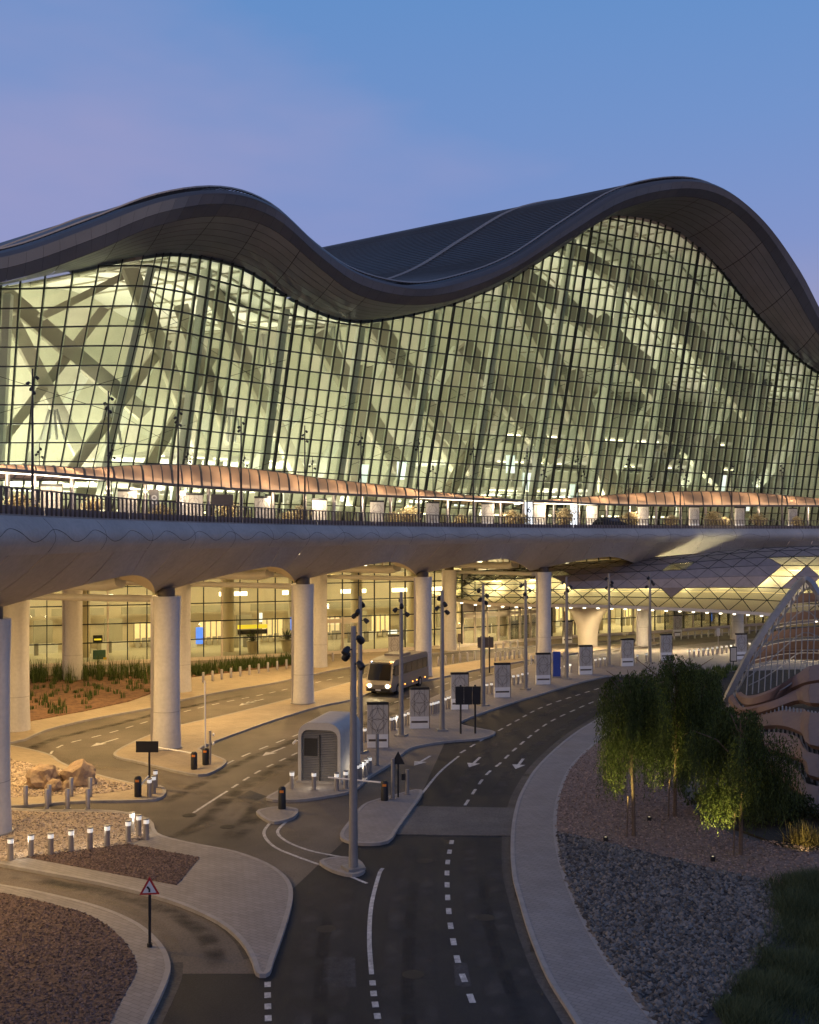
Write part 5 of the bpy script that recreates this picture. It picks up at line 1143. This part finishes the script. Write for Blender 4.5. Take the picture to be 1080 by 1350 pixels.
# ------------------------------------------------------------------ planting
def wpt(x, y): return G(x, y, .1)
PBed = [G(x, y, .13) for x, y in [(-40, 962), (40, 951), (110, 938), (170, 925), (206, 912), (206, 886), (100, 890), (-40, 893)]]
slab('planter_bed', PBed, 0, 0.2, 'soil')
HB = [G(x, y, .13) for x, y in [(252, 893), (300, 887), (360, 880), (395, 876), (395, 869), (300, 878), (252, 884)]]
slab('hedge_bed', HB, 0, 0.2, 'soil')
def reeds(name, poly, n, h0, h1, label, m='reed', clump=12, wd_=.05):
    mb = MB(); x0, x1 = min(p.x for p in poly), max(p.x for p in poly); y0, y1 = min(p.y for p in poly), max(p.y for p in poly); k = 0
    while k < n:
        c = (random.uniform(x0, x1), random.uniform(y0, y1))
        if not inside(c, poly): continue
        hh = random.uniform(h0, h1)
        for j in range(clump):
            a = random.uniform(0, 6.28); l = random.uniform(.6, 1)*hh; b = Vector((c[0]+random.gauss(0, .15), c[1]+random.gauss(0, .15), .18)); s = Vector((math.cos(a), math.sin(a), 0))*wd_*.5; d = Vector((math.sin(a), -math.cos(a), 0))*random.uniform(0, .35)*l
            mb.quad(b-s, b+s, b+s*.8+d*.35+Vector((0, 0, l*.6)), b-s*.8+d*.35+Vector((0, 0, l*.6))); mb.poly([b-s*.8+d*.35+Vector((0, 0, l*.6)), b+s*.8+d*.35+Vector((0, 0, l*.6)), b+d+Vector((0, 0, l))])
        k += 1
    o = mb.build(name, m, fix=False, kind='stuff'); tag(o, label, 'plants'); return o
reeds('reeds', [G(x, y, .13) for x, y in [(0, 905), (100, 900), (205, 897), (206, 887), (100, 890), (0, 893)]], 150, 1.2, 2.4, 'tall green reeds in the planter below the left windows')
reeds('low_plants', PBed, 130, .3, .9, 'low scattered green plants on the red soil planter', clump=14, wd_=.07)
reeds('hedge_grass', HB, 200, .6, 1.5, 'spiky green grass strip along the foot of the glass wall')
GR = [Vector(p) for p in gp([(1013, 1166), (1024, 1196), (1030, 1226), (1010, 1258), (976, 1300), (939, 1333), (880, 1400), (1200, 1400), (1250, 1190), (1100, 1180)])]
def ghe(p):                                   # the lawn swells up to the right
    d = max(0, p[0]-(12.5+(p[1]-30)*.12)); return .15+.22*min(d, 6)
mb = MB(); NX, NY = 24, 24
rows = [[Vector((9+i*.9, 26+j*.95, ghe((9+i*.9, 26+j*.95))-.12)) for i in range(NX)] for j in range(NY)]
rows = [[p if inside((p.x, p.y), GR) else Vector((p.x, p.y, 0.02)) for p in r] for r in rows]
lo = mb.grid(rows).build('lawn_mound', 'soil_dark', smooth=True); lo['kind'] = 'structure'
mb = MB(); k = 0
while k < 42000:
    c = (random.uniform(9, 26), random.uniform(27, 46)); e = random.gauss(0, .35)
    if not inside((c[0]+e, c[1]+e*.6), GR) or c[0]/c[1] > .42: continue
    if math.sin(c[0]*1.3+c[1]*.7)+math.sin(c[0]*.6-c[1]*1.1) < -.9 and random.random() < .6: continue
    a = random.uniform(0, 6.28); l = random.uniform(.12, .5)*(1+.6*math.sin(c[0]*2.1)*math.sin(c[1]*1.7)); b = Vector((c[0], c[1], ghe(c)-.06)); s = Vector((math.cos(a), math.sin(a), 0))*.014; d = Vector((random.gauss(.15, .5), random.gauss(0, .5), 1))*l
    mb.poly([b-s, b+s, b+d]); k += 1
tag(mb.build('lawn_grass', 'grass', fix=False, kind='stuff'), 'long dark green grass on the mound at lower right', 'grass')
LG = [G(x, y, .1) for x, y in [(905, 905), (955, 895), (975, 884), (960, 880), (900, 890)]]
reeds('low_plants', LG, 90, .3, .9, 'bright green low plants lit yellow beside the pavilion', clump=14, wd_=.08)
def weeping(x, y, hgt, rx, lab, seed, low):
    random.seed(seed); c = G(x, y, .13); o = wthing('weeping_tree', lab, 'tree', c, 'weeping trees on the gravel')
    tr = MB(); lean = random.uniform(-.2, .2); th = hgt*.62
    tr.tube([c+Vector((0, 0, -.05)), c+Vector((lean*.4, 0, th*.4)), c+Vector((lean, .05, th*.75)), c+Vector((lean*1.1, 0, hgt*.9))], [.10, .085, .07, .03], 8)
    limbs = []
    for k in range(17):
        a = k*2.4+random.uniform(-.3, .3); z0 = hgt*random.uniform(.36, .84); L = rx*random.uniform(.4, 1.1); p0 = c+Vector((lean*.8, 0, z0)); up = random.uniform(.12, .3)*hgt
        e = p0+Vector((math.cos(a)*L, math.sin(a)*L, min(up, hgt*.97-z0))); m_ = p0.lerp(e, .5)+Vector((0, 0, .35)); tr.tube([p0, m_, e], [.05, .03, .012], 5); limbs.append((p0, m_, e))
    trunk = tr.build('trunk', 'bark', o)
    mb = MB()
    for s in range(1500):
        # strand starts on the umbrella-shaped top of the crown and hangs down
        lb = random.choice(limbs); t = random.uniform(.25, 1); q = lb[0].lerp(lb[1], t*2) if t < .5 else lb[1].lerp(lb[2], t*2-1)
        q = q+Vector((random.gauss(0, .17)*rx*.5, random.gauss(0, .17)*rx*.5, random.gauss(0, .3)))
        rr = math.hypot(q.x-c.x, q.y-c.y)/rx; zt = c.z+hgt*(1-.16*rr*rr); q.z = min(q.z, zt)
        out_ = Vector((q.x-c.x, q.y-c.y, 0)); out_ = out_.normalized() if out_.length > .01 else Vector((1, 0, 0))
        L = random.uniform(.5, 1.0)*(.36*hgt)*(1+.3*math.sin(s)); L = min(L, q.z-c.z-low*random.uniform(.85, 1.35))
        if L < .3: continue
        sw = Vector((random.gauss(0, .12), random.gauss(0, .12), 0)); n = int(L/.085)
        for k in range(n):
            f = k/n; d = out_*(.30*math.sin(min(1, f*1.6)*math.pi/2))*rx*.6+sw*f; p = q+d+Vector((random.gauss(0, .035), random.gauss(0, .035), .18*math.sin(min(1, f*3)*math.pi)-L*f))
            a = random.uniform(0, 6.28); sd = Vector((math.cos(a), math.sin(a), 0)); ld = (sd*random.uniform(.3, .9)+Vector((0, 0, -1))).normalized()*random.uniform(.10, .19); wv = ld.cross(sd).normalized()*.024 if ld.cross(sd).length > .01 else Vector((.024, 0, 0))
            mb.quad(p-wv*.6, p+ld*.5-wv, p+ld, p+ld*.5+wv)
    mb.build('crown', 'leaf', o, fix=False)
    MB().tube([c+Vector((-.35, -.1, 0)), c+Vector((-.3, -.1, 1.9))], .035, 6).build('stake', 'bark', o)
    return c
weps = [weeping(836, 1102, 7.9, 1.7, 'tall weeping tree nearest the pavement, left of the group', 3, 1.5), weeping(890, 1076, 8.2, 1.9, 'weeping tree in the middle behind the other two', 5, 1.1), weeping(977, 1127, 6.6, 2.0, 'weeping tree at right in front of the ribbon pavilion', 9, 1.2), weeping(925, 1050, 7.2, 1.7, 'bushy weeping tree farthest back between trees and pavilion', 12, 1.0)]
random.seed(21)
for i, c in enumerate(weps[:3]):
    o = thing('uplight', ('small ground uplight below the left weeping tree', 'small ground uplight below the middle weeping tree', 'small ground uplight below the right weeping tree')[i], 'lamp', (c.x-1.5, c.y-.9, .13), 0, 'uplights below the weeping trees')
    MB().lathe([(.10, 0), (.12, .2)], n=10).build('housing', 'dark_metal', o); MB().lathe([(.05, .19), (.05, .205)], n=10).build('lens', 'shop_light', o)
    lamp('tree_uplight', 'SPOT', (c.x-1.5, c.y-.9, .38), 1700, (1, .78, .22), .08, (c.x-1.0, c.y-.1, 3.2), 70)
for i, (x, y, rx, rz_, m, lb) in enumerate(((1062, 1112, 1.0, .7, 'bush_lamplit', 'yellow lit spiky shrub below the pavilion at right'), (1000, 1085, 1.5, .8, 'bush', 'dark shrub behind the right weeping tree'), (950, 1075, 1.5, .7, 'bush', 'dark shrub between the weeping trees'), (1045, 1085, 1.6, .7, 'bush', 'dark shrub under the lowest pavilion ribbon'), (925, 1000, 1.8, 1.2, 'bush', 'dark shrub behind the middle weeping tree'), (955, 975, 1.8, 1.1, 'bush', 'dark shrub at the foot of the pavilion ribbons'))):
    o = thing('shrub', lb, 'shrub', G(x, y, .1), i, 'shrubs below the pavilion'); fm = bush_mesh('foliage', 2600, rx, rz_, m, .05, .09)
    if i == 0:                                # spiky leaves fanning out from the base
        fm = MB()
        for k in range(520):
            a = random.uniform(0, 6.28); e = random.uniform(.35, 1.45); L = random.uniform(.5, 1.25); b0 = Vector((random.gauss(0, .3), random.gauss(0, .3), 0)); d = Vector((math.cos(a)*math.cos(e), math.sin(a)*math.cos(e), math.sin(e)))*L; sd = Vector((-math.sin(a), math.cos(a), 0))*.018
            fm.quad(b0-sd, b0+sd, b0+d*.7+sd, b0+d*.7-sd); fm.poly([b0+d*.7-sd, b0+d*.7+sd, b0+d-Vector((0, 0, .06))])
    fm.build('foliage', m, o, fix=False)
    mb = MB()
    for a in range(6): mb.tube([(0, 0, 0), (.5*rx*math.cos(a), .5*rx*math.sin(a), rz_)], [.03, .012], 5)
    mb.build('stems', 'bark', o)
q = G(1056, 1120, .1); lamp('shrub_uplight', 'SPOT', q+Vector((0, -1.0, .35)), 90, (1, .75, .3), .08, q+Vector((.2, 1, .8)), 90)
for o in list(bpy.data.objects):
    if '_w' in o: del o['_w']
